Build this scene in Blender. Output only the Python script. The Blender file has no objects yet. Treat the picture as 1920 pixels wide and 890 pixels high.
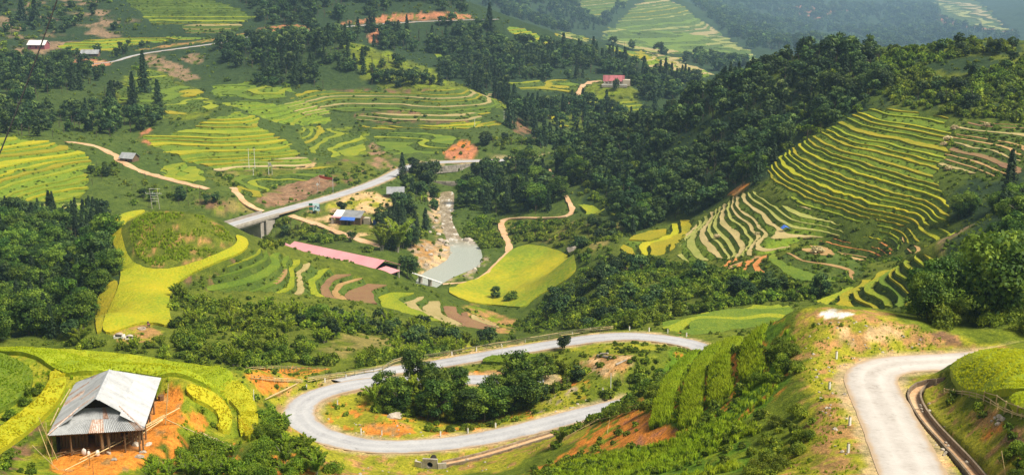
import bpy, bmesh, math, random
import numpy as np
from mathutils import Vector, Matrix

# ---------------------------------------------------------------- camera, sky, sun, exposure
SC = bpy.context.scene
COL = SC.collection
cam_data = bpy.data.cameras.new('camera'); cam = bpy.data.objects.new('camera', cam_data); COL.objects.link(cam)
cam.location = (0, 0, 0); cam.rotation_euler = (math.radians(90-13.23), 0, 0)
cam_data.sensor_width = 36.0; cam_data.sensor_fit = 'HORIZONTAL'; cam_data.lens = 2318.0/1920*36.0
cam_data.clip_start = 0.5; cam_data.clip_end = 18000
SC.camera = cam
SUN_EL, SUN_AZ = math.radians(56), math.radians(112)      # azimuth clockwise from the view direction
W = bpy.data.worlds.new('World'); SC.world = W; W.use_nodes = True
_n = W.node_tree.nodes; _l = W.node_tree.links
sky = _n.new('ShaderNodeTexSky'); sky.sky_type = 'NISHITA'; sky.sun_disc = False
sky.sun_elevation = SUN_EL; sky.sun_rotation = SUN_AZ
sky.air_density = 1.0; sky.dust_density = 3.0; sky.ozone_density = 1.0
_n['Background'].inputs['Strength'].default_value = 0.065
_hs = _n.new("ShaderNodeHueSaturation"); _hs.inputs["Saturation"].default_value = .3; _l.new(sky.outputs["Color"], _hs.inputs["Color"]); _l.new(_hs.outputs[0], _n["Background"].inputs["Color"])   # overcast: greyer than a clear sky
sun_data = bpy.data.lights.new('sun', 'SUN'); sun_data.energy = 3.6; sun_data.angle = math.radians(20); sun_data.color = (1, .92, .77)
sun = bpy.data.objects.new('sun', sun_data); COL.objects.link(sun)
_d = Vector((math.sin(SUN_AZ)*math.cos(SUN_EL), math.cos(SUN_AZ)*math.cos(SUN_EL), math.sin(SUN_EL)))
sun.rotation_euler = _d.to_track_quat('Z', 'Y').to_euler()
SC.view_settings.view_transform = 'Standard'; SC.view_settings.look = 'None'
SC.view_settings.exposure = 0.82; SC.view_settings.gamma = 1.0
SC.cycles.max_bounces = 6; SC.cycles.diffuse_bounces = 3; SC.cycles.volume_bounces = 1
SC.cycles.use_denoising = True
random.seed(11); RNG = np.random.default_rng(11)
# ---------------------------------------------------------------- terrain shape (numpy only)
F_PX, PITCH = 2318.0, math.radians(13.23)      # focal length in photo pixels, camera looks 13 degrees down
CP, SP = math.cos(PITCH), math.sin(PITCH)

def ray(u, v):
    """(s, t): a sight line through photo pixel u, v runs along x = s*Y, z = -t*Y."""
    u = np.asarray(u, float); v = np.asarray(v, float)
    fwd = F_PX*CP - (v-445.0)*SP
    return (u-960.0)/fwd, (F_PX*SP + (v-445.0)*CP)/fwd

def project(x, Y, z):
    x = np.asarray(x, float)
    dep = Y*CP - z*SP
    return 960.0 + F_PX*x/dep, 445.0 - F_PX*(Y*SP + z*CP)/dep

def vnoise(x, y, seed=0):
    xi = np.floor(x).astype(np.int64); yi = np.floor(y).astype(np.int64)
    fx = x-xi; fy = y-yi
    fx = fx*fx*fx*(fx*(fx*6-15)+10); fy = fy*fy*fy*(fy*(fy*6-15)+10)
    def h(a, b):
        n = (a*374761393 + b*668265263 + seed*982451653) & 0xffffffff
        n = ((n ^ (n >> 13))*1274126177) & 0xffffffff
        return ((n ^ (n >> 16)) & 0xffff)/32767.5 - 1.0
    return (h(xi, yi)*(1-fx)+h(xi+1, yi)*fx)*(1-fy) + (h(xi, yi+1)*(1-fx)+h(xi+1, yi+1)*fx)*fy

def fbm(x, y, seed=0, octv=4):
    s = 0.0; a = 1.0
    for k in range(octv):
        s = s + a*vnoise(x*(2**k)+17.3*k, y*(2**k)-9.1*k, seed+k); a *= 0.5
    return s

# ground points read off the photo: u, v, forward distance
SEEN = '''
1700 890 97;1560 890 100;1450 890 104;1300 890 118;1150 890 140;1000 890 165;800 890 178;650 890 172;500 890 155;300 890 128;100 890 124
180 850 133;1900 890 86;1880 800 98;1900 690 115;1790 700 122;1720 760 117;1600 700 128;1650 670 136;1800 668 138;1560 760 122;1530 640 143
1600 590 153;1500 590 155;1700 620 145;1850 640 135;1900 560 185;1800 560 200;1900 500 215;1860 450 260;1830 420 290;1780 450 290;1900 400 300
1900 330 350;1910 250 400;1880 200 430;1900 120 480;1900 85 500
1800 75 525;1700 90 545;1600 92 560;1480 112 590;1380 150 610;1250 210 620;1150 250 640;1060 295 650
1700 200 455;1640 200 465;1800 250 405;1550 250 450;1700 300 400;1850 300 375;1450 320 440;1600 350 390;1750 360 365;1750 400 345;1600 420 365
1450 380 410;1350 260 540;1250 290 560;1300 360 490;1200 360 540;1150 310 590;1080 340 600;1330 420 440;1200 460 430;1160 465 438;1305 407 462;1240 476 410;1285 490 392;1395 354 440;1570 430 374;1400 472 372;1450 450 365
1550 480 352;1728 463 330;1529 453 337;1356 504 372;1500 521 358;1573 529 354;1620 507 345;1735 472 275;1806 519 250;1690 500 278;1765 540 256;1640 530 284;1700 560 262;1600 550 287;1660 576 270;1570 572 276
1300 540 330;1200 540 350;1100 540 375;1100 600 340;1200 600 290;1300 585 290;1350 600 255;1250 620 250;1100 612 305;1000 612 390;1050 600 360
700 697 236;850 678 238;1000 650 241;1100 633 243;1200 628 245;1290 642 240;700 715 224;1000 712 222;600 740 215;545 775 206;570 810 198
700 838 191;850 836 191;1000 805 197;1110 765 205;700 790 200;1100 690 222;1140 665 226;1100 720 213;520 740 208;450 720 205;480 690 222
1400 700 150;1250 760 165;1200 830 150;1100 880 142;1450 850 115;1450 612 160;1310 660 205;1350 800 133;1300 700 180
200 690 160;0 665 168;100 665 168;350 700 158;450 740 152;480 800 146;430 830 143;400 760 150;300 790 142;60 780 143;0 850 130;0 740 150
515 800 182;520 850 168;490 765 192;450 860 150;560 880 170;350 860 138
300 640 272;450 650 262;650 660 262;600 620 285;500 560 331;400 540 330;330 560 315;700 600 332;800 600 345;850 620 340
260 600 288;260 550 311;220 520 325;200 590 290;230 640 272;300 505 334;400 500 337;450 470 352;330 440 350;300 398 368;400 412 364;250 410 363
225 430 372;240 405 382;440 440 358;490 461 374;520 469 376;580 487 378;640 501 380;700 512 382;740 520 383;780 537 383;820 556 382;860 574 382;920 598 382;960 614 384;560 518 360;640 535 371;700 548 368;760 564 372
10 265 600;150 290 590;60 370 520;150 350 540;0 330 540
250 330 570;350 340 560;330 370 540;420 390 530;250 300 610;400 310 625;350 320 610;300 250 680;430 210 715;540 270 665;570 300 640;480 330 615;380 230 700
620 358 590;520 395 538;570 335 608;600 325 615
600 400 545;650 420 525;680 380 562;740 400 550;720 450 495;650 470 470;640 500 450;740 510 445;780 470 495
850 490 490;820 520 463;840 430 552;835 370 625;900 480 500;950 500 480;950 550 440;1050 510 460;900 570 425;860 545 440;1000 575 415;980 470 505
880 420 560;900 380 590;940 415 552;1000 410 545;1080 390 540;1060 360 570;1120 400 510;1150 450 440;1080 470 450;1000 440 520;900 340 640;950 320 650;1050 310 640
900 299 672;800 303 662;700 345 598;870 265 695;950 265 700;750 270 710;700 300 655;650 290 670;750 240 745;600 230 760;930 240 745;920 190 810;700 180 815
550 190 770;480 170 800;650 150 850;760 130 870;640 78 910;840 155 850;700 100 890;960 200 900;1000 170 950;900 150 970
850 100 1060;800 60 1120;880 40 1140;700 40 1120;600 60 1060;500 65 1010;400 85 980;300 105 950;220 115 930;50 120 930
450 130 890;400 180 800;250 150 840;300 170 790;350 200 740;150 220 720;50 200 740;0 150 820;230 270 650;100 250 650
72 85 1000;200 80 1020;330 60 1060;330 0 1160;100 30 1100;0 0 1150;500 20 1130;650 0 1180;800 10 1180;870 0 1230
950 50 1300;1000 70 1250;1090 85 1200;950 90 1150;1100 120 1100;1050 150 1020;1150 160 940;1200 190 900;1100 190 900;1050 230 830;1020 270 760;1250 150 1050
1200 110 1150;1280 125 1150;1340 145 1100;950 20 1600;1100 40 1700;1050 0 1700;1200 10 1800;1270 0 1900;1250 60 1650;1350 90 1550;1420 110 1480;1180 90 1500
1450 70 1900;1400 30 2200;1600 60 2200;1600 0 2700;1800 40 2200;1900 60 2000;1800 0 2600;1900 0 2500;1500 0 2600
'''
# ground that the photo does not show: u, forward distance, height
HIDDEN = '''
960 20 -20;300 30 -22;1600 30 -20;960 60 -33;300 60 -36;1600 60 -33;-200 60 -30;2100 60 -31;2100 110 -39;2600 60 -30;2600 110 -40;2600 250 -48;2600 600 -50;-700 60 -30;-700 150 -56;-700 400 -92;-700 1000 -70;-250 130 -52
1850 620 -70;1850 800 -115;1600 780 -125;1400 800 -125;2200 300 -52;2200 500 -40;2200 170 -44
1600 190 -62;1700 188 -60;1800 172 -52;1850 150 -47
1100 262 -86;1000 262 -91;1000 310 -108;900 262 -90;900 310 -106;850 212 -84;930 212 -83;750 212 -82;1200 275 -84
0 200 -76;200 200 -76;400 195 -78;400 235 -88;200 245 -90;0 245 -90;-250 250 -85;-250 180 -66
300 405 -92;300 440 -108;450 420 -106;200 430 -102;560 430 -112;100 300 -98;50 350 -104;100 400 -106;-50 300 -90;-120 400 -94;50 450 -105;-250 500 -90;-250 700 -80
500 460 -117;400 470 -115;440 505 -126;420 520 -125;460 490 -125;760 960 -100;1150 1010 -110;850 660 -122;1300 700 -108;1500 680 -90
-250 1000 -60;-250 1300 -30;300 1500 20;900 1600 -40;600 1700 60;1500 3100 30;2200 3000 0;1000 2300 20;1000 3100 60;300 3000 60;2200 2200 -60;2200 1000 -120;1700 1200 -150;1500 1200 -150
'''
def far(Y): return Y if Y < 1200 else 1200+(Y-1200)*3.6      # the far valley side lies deeper still
def control_points():
    P = []
    for row in SEEN.replace('\n', ';').split(';'):
        if row.strip():
            u, v, Y = map(float, row.split()); s, t = ray(u, v); Y = far(Y); P.append((s, math.log(Y), -t*Y))
    for row in HIDDEN.replace('\n', ';').split(';'):
        if row.strip():
            u, Y, z = map(float, row.split()); z = z*far(Y)/Y if z < 0 else z; Y = far(Y); P.append(((u-960)/F_PX, math.log(Y), z))
    return np.array(P)
CPTS = control_points()
RBF_C = 0.03
def rbf_fit(P):
    A = np.sqrt((P[:, None, 0]-P[None, :, 0])**2 + (P[:, None, 1]-P[None, :, 1])**2 + RBF_C**2)
    n = len(P)
    M = np.zeros((n+3, n+3)); M[:n, :n] = A - np.eye(n)*0.002     # a little smoothing
    M[:n, n] = 1; M[:n, n+1:] = P[:, :2]; M[n:, :n] = M[:n, n:].T
    return np.linalg.solve(M, np.concatenate([P[:, 2], np.zeros(3)]))
RBF_W = rbf_fit(CPTS)
def rbf_eval(s, l):
    s = np.asarray(s, float); sh = s.shape; s = s.ravel(); l = np.asarray(l, float).ravel()
    out = np.empty(len(s)); n = len(CPTS)
    for a in range(0, len(s), 20000):
        S = s[a:a+20000, None]; L = l[a:a+20000, None]
        out[a:a+20000] = np.sqrt((S-CPTS[:, 0])**2 + (L-CPTS[:, 1])**2 + RBF_C**2) @ RBF_W[:n] + RBF_W[n] + S[:, 0]*RBF_W[n+1] + L[:, 0]*RBF_W[n+2]
    return out.reshape(sh)

# lookup grid in (x/Y, ln Y): even in the view, fine near the lens
S0, S1, NS = -0.70, 0.70, 820
L0, L1, NL = math.log(18.0), math.log(9000.0), 1110
GS = np.linspace(S0, S1, NS); GL = np.linspace(L0, L1, NL)
SS, LL = np.meshgrid(GS, GL)                 # rows = distance
YY = np.exp(LL); XX = SS*YY
H = rbf_eval(SS[::4, ::4], LL[::4, ::4])     # smooth: evaluate coarsely, interpolate
def resample(a, ns, nl, step):
    r = np.minimum(np.arange(nl)/step, a.shape[0]-1.001); c = np.minimum(np.arange(ns)/step, a.shape[1]-1.001)
    i = r.astype(int); f = (r-i)[:, None]; j = c.astype(int); g = (c-j)[None, :]
    return (a[i][:, j]*(1-g)+a[i][:, j+1]*g)*(1-f) + (a[i+1][:, j]*(1-g)+a[i+1][:, j+1]*g)*f
H = resample(H, NS, NL, 4)

def lookup(G, x, Y):
    x = np.asarray(x, float); Y = np.maximum(np.asarray(Y, float), 18.1)
    c = np.clip((x/Y-S0)/(S1-S0)*(NS-1), 0, NS-1.001); r = np.clip((np.log(Y)-L0)/(L1-L0)*(NL-1), 0, NL-1.001)
    j = c.astype(int); g = c-j; i = r.astype(int); f = r-i
    return (G[i, j]*(1-g)+G[i, j+1]*g)*(1-f) + (G[i+1, j]*(1-g)+G[i+1, j+1]*g)*f
def ground(x, Y):
    return lookup(H, x, Y)
def hit(u, v, ymin=60.0):
    """Where the sight lines through photo pixels meet the ground: arrays x, Y, z."""
    s, t = ray(u, v); s = np.atleast_1d(s).ravel(); t = np.atleast_1d(t).ravel()
    c = np.clip((s-S0)/(S1-S0)*(NS-1), 0, NS-1.001); j = c.astype(int); g = c-j
    prof = H[:, j]*(1-g) + H[:, j+1]*g + np.exp(GL)[:, None]*t[None, :]     # ground above the sight line where positive
    prof[np.exp(GL) < ymin] = -1
    k = np.argmax(prof > 0, axis=0); k = np.maximum(k, 1)
    miss = prof.max(axis=0) <= 0
    k[miss] = NL-1
    cols = np.arange(len(s)); p0 = prof[k-1, cols]; p1 = prof[k, cols]
    w = np.where(p1-p0 != 0, -p0/(p1-p0), 0); w = np.clip(w, 0, 1)
    Y = np.exp(GL[k-1]+(GL[k]-GL[k-1])*w)
    return s*Y, Y, -t*Y
# ---------------------------------------------------------------- places read off the photo (photo pixels), later laid onto the ground
def pts(s):
    return [tuple(map(float, p.split(','))) for p in s.split()]
def dense(P, closed, step=12.0):
    P = list(P); Q = P + [P[0]] if closed else P
    out = []
    for (a, b), (c, d) in zip(Q[:-1], Q[1:]):
        n = max(1, int(math.hypot(c-a, d-b)/step))
        out += [(a+(c-a)*k/n, b+(d-b)*k/n) for k in range(n)]
    if not closed: out.append(Q[-1])
    return out
def smooth_line(P, it=2):
    for _ in range(it):
        Q = [P[0]]
        for a, b in zip(P[:-1], P[1:]):
            Q += [(a[0]*.75+b[0]*.25, a[1]*.75+b[1]*.25), (a[0]*.25+b[0]*.75, a[1]*.25+b[1]*.75)]
        P = Q + [P[-1]]
    return P
def smooth_ring(P, it=2):
    for _ in range(it):
        P = [q for a, b in zip(P, P[1:]+P[:1]) for q in ((a[0]*.75+b[0]*.25, a[1]*.75+b[1]*.25), (a[0]*.25+b[0]*.75, a[1]*.25+b[1]*.75))]
    return P
ROADS = {   # name: nodes as u,v,forward distance; width; metres added at the start and end; nodes left ungraded (bridge)
 'valley_road': ('425,424,507 480,408,524 540,392,543 600,376,561 650,362,580 690,348,598 730,330,622 760,314,648 790,305,661 830,301,666 900,299,670 1000,297,674 1048,289,690', 8.0, 40, 10, 3),
 'hairpin_road': ('1110,770,204 1000,801,198 900,824,194 800,836,191.5 700,838,191 620,823,194.5 572,800,200 556,775,206 572,750,212 615,731,217 680,718,222 760,713,223 850,712,223 1000,711,223', 5.6, 30, 2, 0),
 'upper_arm_road': ('640,716,224 720,697,235 800,687,237 880,671,238.5 960,658,240.5 1040,645,242 1110,633,243.5 1180,629,244.5 1240,634,243 1290,643,240 1330,656,233', 5.2, 0, 15, 0),
 'concrete_road': ('1735,940,89 1712,890,97 1690,840,105 1660,775,117 1640,735,125 1630,712,130 1640,694,134 1680,682,136.5 1740,680,137 1800,677,138', 5.8, 0, 25, 0),
 'hillside_road': ('-60,126,930 0,121,935 40,119,935 100,118,935 160,122,930 215,117,930 250,103,948 330,92,965 420,80,985 470,68,1008 500,66,1012 550,60,1035 600,55,1065 670,48,1100 740,44,1125 800,40,1140 895,37,1150', 5.5, 0, 20, 0),
}
PATHS = {
 'orange_track': ('120,266 150,268 210,285 235,310 270,325 330,340 390,355', 4.0),
 'bank_track': ('435,352 450,375 470,388 495,396', 3.5),
 'winding_path': ('1030,318 1045,350 1065,370 1080,400 1060,408 1000,409 935,407 940,430 957,460 953,472', 3.0),
 'field_path': ('953,472 905,522 880,530 830,533', 1.6),
 'house_track': ('1072,196 1090,170 1096,158 1112,150 1140,154', 5.0),
 'camp_track': ('545,404 580,416 620,428 660,446 715,463', 4.0),
}
FIELDS = [  # name, outline, step height, tread share, crop height, grid, kind
 ('right_hill', '1640,197 1700,207 1790,222 1775,300 1750,345 1790,395 1780,425 1640,418 1500,388 1432,330 1460,292 1530,252', 1.15, .46, .45, 2.0, 'gold'),
 ('right_hill_fallow', '1797,224 1860,228 1930,240 1925,300 1900,332 1760,324 1778,275', 1.0, .48, .15, 2.0, 'fallow'),
 ('right_stubble', '1392,352 1440,372 1590,428 1560,446 1500,444 1478,470 1400,480 1292,492 1268,470 1312,405 1352,388', 1.35, .6, .15, 2.0, 'stubble'),
 ('right_nose', '1310,402 1264,470 1220,482 1160,470 1165,452 1240,425', 1.6, .66, .7, 1.8, 'yellow'),
 ('right_earth', '1335,490 1490,474 1530,448 1735,458 1730,470 1620,484 1640,505 1580,530 1480,524 1400,512', 1.5, .36, .12, 1.8, 'earth'),
 ('right_bowl', '1735,470 1806,519 1765,543 1745,564 1660,580 1560,578 1520,562 1560,546 1640,515', 1.6, .58, .5, 1.6, 'green'),
 ('gully_field', '1225,612 1290,592 1350,584 1430,570 1480,572 1490,585 1450,605 1390,618 1290,627', 1.1, .8, .5, 1.6, 'lime'),
 ('knoll_terraces', '474,464 520,472 580,493 640,508 700,526 760,547 800,560 850,576 955,614 900,616 820,604 770,588 690,566 640,560 560,550 470,543 400,546 372,534 420,502 462,482', 1.8, .68, .3, 1.5, 'mixed'),
 ('left_gold', '-40,256 0,258 70,262 140,278 165,300 160,330 165,345 140,376 60,380 0,370 -40,360', 1.25, .55, .6, 2.2, 'gold'),
 ('mid_gold', '450,205 480,222 490,240 520,250 555,278 562,290 480,312 400,315 330,297 270,267 262,252 340,245 400,222', 1.3, .58, .6, 2.2, 'gold'),
 ('mid_stubble', '560,294 592,310 520,316 440,317 400,321 392,306 470,303', 1.3, .7, .15, 2.0, 'stubble'),
 ('mid_arcs', '290,312 330,300 385,319 392,335 350,346 300,336', 1.5, .6, .5, 2.0, 'lime'),
 ('bench_terraces', '520,185 560,170 700,172 905,168 940,195 945,210 830,212 700,206 640,212 600,200', 1.5, .5, .3, 3.0, 'bench'),
 ('bench_stubble', '525,194 560,187 598,202 640,213 560,215', 1.3, .7, .15, 2.4, 'stubble'),
 ('bench_strip', '650,233 720,237 850,232 940,226 965,231 860,240 720,244', 1.2, .85, .5, 2.4, 'yellow'),
 ('slope_green', '390,165 440,155 520,160 560,170 500,186 440,182 400,179', 1.8, .6, .4, 2.6, 'lime'),
 ('top_green', '215,-10 370,-10 450,18 490,30 440,45 330,46 282,50 250,18', 2.1, .58, .5, 3.6, 'green'),
 ('top_gold', '110,85 170,73 280,67 380,63 402,71 292,80 240,86 200,98 150,95', 2.0, .55, .6, 3.4, 'gold'),
 ('top_fallow', '335,45 440,44 452,50 420,62 340,62', 2.2, .5, .15, 3.6, 'fallow'),
 ('mid_valley_rows', '940,156 1000,150 1085,152 1080,172 1000,171', 1.9, .6, .4, 3.2, 'green'),
 ('hillock_rows', '1090,190 1210,192 1215,203 1170,212 1110,202', 1.8, .6, .4, 3.2, 'green'),
 ('gully_rows', '1018,208 1050,222 1078,246 1052,242', 2.0, .5, .5, 2.6, 'yellow'),
 ('path_green', '1075,372 1100,375 1165,395 1160,408 1090,400', 1.6, .8, .4, 2.4, 'green'),
 ('spur_rows', '810,95 826,100 857,130 835,128', 2.4, .5, .5, 3.0, 'lime'),
 ('ring_rows', '325,171 372,166 385,177 330,182', 2.0, .5, .5, 2.4, 'yellow'),
 ('upper_green', '398,190 500,190 590,206 640,226 560,236 500,224 450,203', 1.7, .6, .3, 2.6, 'lime'),
 ('under_bench', '560,238 640,242 690,248 685,288 620,296 585,290', 1.8, .55, .3, 2.6, 'green'),
 ('brown_bench', '660,212 830,214 900,212 905,224 800,228 670,230', 1.6, .6, .15, 2.6, 'fallow'),
 ('left_low', '70,384 150,378 200,390 160,398 90,394', 1.4, .5, .2, 2.2, 'stubble'),
 ('cliff_top', '440,322 500,330 560,322 620,310 645,322 600,330 560,336 500,356 470,370 440,350', 1.5, .5, .3, 2.2, 'green'),
 ('north_green', '690,250 860,247 850,263 830,284 740,294 705,276', 2.0, .55, .3, 2.6, 'green'),
 ('right_lower', '1640,426 1700,424 1795,432 1785,446 1700,454 1600,448', 1.6, .34, .4, 2.0, 'gold'),
 ('left_slope', '215,170 262,128 330,150 395,188 400,205 320,225 240,200', 2.4, .35, .2, 3.0, 'green'),
 ('far_upper', '1080,-8 1180,-8 1170,10 1120,40 1090,30', 5.0, .5, .5, 8.0, 'bench'),
 ('far_low', '1130,80 1180,94 1250,104 1300,112 1260,118 1190,110 1140,95', 4.0, .5, .5, 6.0, 'bench'),
 ('crest_field', '1585,88 1605,85 1720,88 1690,93', 1.5, .8, .5, 3.0, 'yellow'),
 ('far_gold', '955,44 1010,62 1065,83 1020,83 965,70', 3.0, .55, .6, 5.0, 'gold'),
 ('far_fallow', '1012,61 1060,57 1125,78 1065,76', 3.0, .55, .3, 5.0, 'bench'),
 ('far_big', '1190,5 1250,-8 1300,25 1380,80 1435,112 1400,118 1320,105 1250,100 1180,90 1120,70 1150,45', 6.0, .5, .8, 12.0, 'bench'),
 ('far_stubble', '1195,113 1245,109 1290,122 1345,142 1330,148 1260,136', 3.0, .6, .2, 5.0, 'stubble'),
 ('far_right', '1735,-8 1830,-8 1880,40 1912,60 1860,56 1780,44', 11.0, .5, .8, 20.0, 'bench'),
 ('far_mid', '1425,50 1450,55 1530,85 1500,84', 9.0, .5, .6, 14.0, 'bench'),
]
# ---------------------------------------------------------------- roads, river and zones pressed into the ground
def world_path(nodes, ext0=0.0, ext1=0.0, it=2):
    P = []
    for n in nodes.split():
        u, v, Y = map(float, n.split(',')); s, t = ray(u, v); P.append((float(s*Y), Y, float(-t*Y)))
    P = np.array(P)
    if ext0: d = P[0]-P[1]; d[2] = 0; P = np.vstack([P[0]+d/np.linalg.norm(d)*ext0, P])
    if ext1: d = P[-1]-P[-2]; d[2] = 0; P = np.vstack([P, P[-1]+d/np.linalg.norm(d)*ext1])
    for _ in range(it):
        Q = [P[0]]
        for a, b in zip(P[:-1], P[1:]): Q += [a*.75+b*.25, a*.25+b*.75]
        P = np.array(Q+[P[-1]])
    return P
def resample_path(P, step):
    d = np.concatenate([[0], np.cumsum(np.linalg.norm(np.diff(P[:, :2], axis=0), axis=1))])
    n = max(2, int(d[-1]/step)); q = np.linspace(0, d[-1], n+1)
    return np.stack([np.interp(q, d, P[:, k]) for k in range(3)], 1)
def ground_path(px, step=3.0):
    P = dense(smooth_line(pts(px)), False, 6.0)
    x, Y, z = hit([p[0] for p in P], [p[1] for p in P])
    A = np.stack([x, Y, z], 1)
    keep = [0]
    for i in range(1, len(A)):
        if np.hypot(*(A[i, :2]-A[keep[-1], :2])) < 0.08*A[i, 1]+15: keep.append(i)
    A = A[keep]
    for _ in range(4): A[1:-1] = A[1:-1]*.5+(A[:-2]+A[2:])*.25
    return resample_path(A, step)
def path_dist(x, Y, P):
    """Distance to a polyline and its height at the nearest place."""
    best = np.full(x.shape, 1e9); zz = np.zeros(x.shape)
    for a, b in zip(P[:-1], P[1:]):
        dx, dy = b[0]-a[0], b[1]-a[1]; L = dx*dx+dy*dy+1e-9
        k = np.clip(((x-a[0])*dx+(Y-a[1])*dy)/L, 0, 1)
        d = np.hypot(x-a[0]-k*dx, Y-a[1]-k*dy); m = d < best
        best = np.where(m, d, best); zz = np.where(m, a[2]+(b[2]-a[2])*k, zz)
    return best, zz
def sstep(a, b, x):
    t = np.clip((x-a)/(b-a), 0, 1); return t*t*(3-2*t)

# rolling relief, so that slopes are not smooth
REL = 1.1*fbm(XX/38, YY/38, 3, 3) + 0.35*fbm(XX/7, YY/7, 9, 2)
AMP = np.clip((YY-60)/150, .12, 1.0)*(1+np.clip((YY-700)/700, 0, 3.5))
H = H + REL*AMP
ROADW = {}
near_road = np.full(H.shape, 1e9)
for name, (nodes, w, e0, e1, skip) in ROADS.items():
    P = world_path(nodes, e0, e1)
    if name == 'valley_road': P[:, 2] = -114.4
    for _ in range(6): P[1:-1, 2] = P[1:-1, 2]*.5+(P[:-2, 2]+P[2:, 2])*.25
    P = resample_path(P, 2.0 if P[:, 1].mean() < 400 else 4.0)
    ROADW[name] = (P, w)
    G = P
    if skip: G = P[P[:, 0] > -96]
    m = np.zeros(H.shape, bool); pad = 16.0
    m[(XX > G[:, 0].min()-pad) & (XX < G[:, 0].max()+pad) & (YY > G[:, 1].min()-pad) & (YY < G[:, 1].max()+pad)] = True
    coarse = G[::3] if len(G) > 60 else G
    d, zz = path_dist(XX[m], YY[m], np.vstack([coarse, G[-1:]]))
    k = 1-sstep(w/2+.8, w/2+7.5, d)
    H[m] = H[m]*(1-k) + zz*k
    near_road[m] = np.minimum(near_road[m], d-w/2)

def in_poly(px, py, P):
    r = np.zeros(px.shape, bool)
    for (x1, y1), (x2, y2) in zip(P, P[1:]+P[:1]):
        if y1 != y2:
            r ^= ((y1 > py) != (y2 > py)) & (px < (x2-x1)*(py-y1)/(y2-y1)+x1)
    return r
def ring_dist(px, py, P):
    best = np.full(px.shape, 1e18)
    for (x1, y1), (x2, y2) in zip(P, P[1:]+P[:1]):
        dx, dy = x2-x1, y2-y1; L = dx*dx+dy*dy+1e-9
        k = np.clip(((px-x1)*dx+(py-y1)*dy)/L, 0, 1)
        best = np.minimum(best, (px-x1-k*dx)**2+(py-y1-k*dy)**2)
    return np.sqrt(best)
def world_ring(px, smooth=1):
    """A photo outline laid on the ground: list of (x, Y)."""
    P = dense(smooth_ring(pts(px), smooth), True, 10.0)
    x, Y, z = hit([p[0] for p in P], [p[1] for p in P])
    W = []
    for a, b in zip(x, Y):
        if not W or math.hypot(a-W[-1][0], b-W[-1][1]) > 0.15: W.append((float(a), float(b)))
    med = float(np.median(Y))
    return [w for w in W if 0.6*med < w[1] < 1.6*med]
def grid_mask(W, pad=0.0):
    """Grid nodes inside a world outline -> index arrays, signed distance (negative inside)."""
    xs = [w[0] for w in W]; ys = [w[1] for w in W]
    m = (XX > min(xs)-pad) & (XX < max(xs)+pad) & (YY > min(ys)-pad) & (YY < max(ys)+pad)
    r, c = np.nonzero(m)
    d = ring_dist(XX[r, c], YY[r, c], W)
    return r, c, np.where(in_poly(XX[r, c], YY[r, c], W), -d, d)
# river bed
RIVER = '826,360 850,360 850,380 845,405 850,430 864,450 888,456 904,476 900,500 880,512 850,522 820,529 778,524 782,508 815,498 838,488 848,468 838,445 830,430 828,400 824,380'
RIVER_W = world_ring(RIVER)
def water_z(Y): return -125.3 + np.clip(Y-510, 0, 200)*0.012
r, c, sd = grid_mask(RIVER_W, 12.0)
k = 1-sstep(-.5, 9.0, sd); H[r, c] = H[r, c]*(1-k) + (water_z(YY[r, c])-1.1+1.6*sstep(-2.5, 2.0, sd))*k
keepout = near_road < 1.0                       # where no plant grows
keepout[r[sd < .5], c[sd < .5]] = True
HM = H.copy()                                   # the ground mesh: H, lowered under what lies on it
for name, (P, w) in ROADW.items():
    HM = np.where(near_road < -.25, HM-.0, HM)
HM = np.where(near_road < -.25, HM-.35, HM)
PATHW = {}
for name, (px, w) in PATHS.items():
    P = ground_path(px); PATHW[name] = (P, w)
    d, zz = path_dist(XX[::1], YY[::1], P[::3]) if False else (None, None)
    m = (XX > P[:, 0].min()-8) & (XX < P[:, 0].max()+8) & (YY > P[:, 1].min()-8) & (YY < P[:, 1].max()+8)
    d, zz = path_dist(XX[m], YY[m], P[::2])
    kk = keepout[m]; kk[d < w/2+.8] = True; keepout[m] = kk
# level pads under buildings: x, Y, radius, height (None: the ground's own height)
def pad(x, Y, r, z=None, blend=5.0):
    if z is None: z = float(ground(x, Y))
    m = (np.abs(XX-x) < r+blend) & (np.abs(YY-Y) < r+blend)
    d = np.hypot(XX[m]-x, YY[m]-Y); k = 1-sstep(r, r+blend, d)
    for G in (H, HM): G[m] = G[m]*(1-k)+z*k
    kk = keepout[m]; kk[d < r+.5] = True; keepout[m] = kk
HOUSE_C = (-48.6, 140.0)
pad(-48.4, 137.0, 8.0, -56.4, 3.0); pad(-49.5, 144.0, 7.5, -56.4, 3.0)
SPOTS = {'camp': (655, 418), 'grey': (742, 368), 'track': (243, 302), 'white': (73, 92), 'lowgrey': (170, 106), 'red': (1155, 162)}
SPOT_XY = {}
for k_, (u_, v_) in SPOTS.items():
    x_, y_, z_ = hit([u_], [v_]); SPOT_XY[k_] = (float(x_[0]), float(y_[0])); pad(float(x_[0]), float(y_[0]), {'red': 11, 'camp': 8, 'white': 9}.get(k_, 6))
PINK_A, PINK_B = np.array([-83.5, 461.6]), np.array([-45.8, 432.0])
for q_ in np.linspace(0, 1, 7): c_ = PINK_A+(PINK_B-PINK_A)*q_+np.array([-3., -3.6]); pad(c_[0], c_[1], 8, -117.6, 4)
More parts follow.
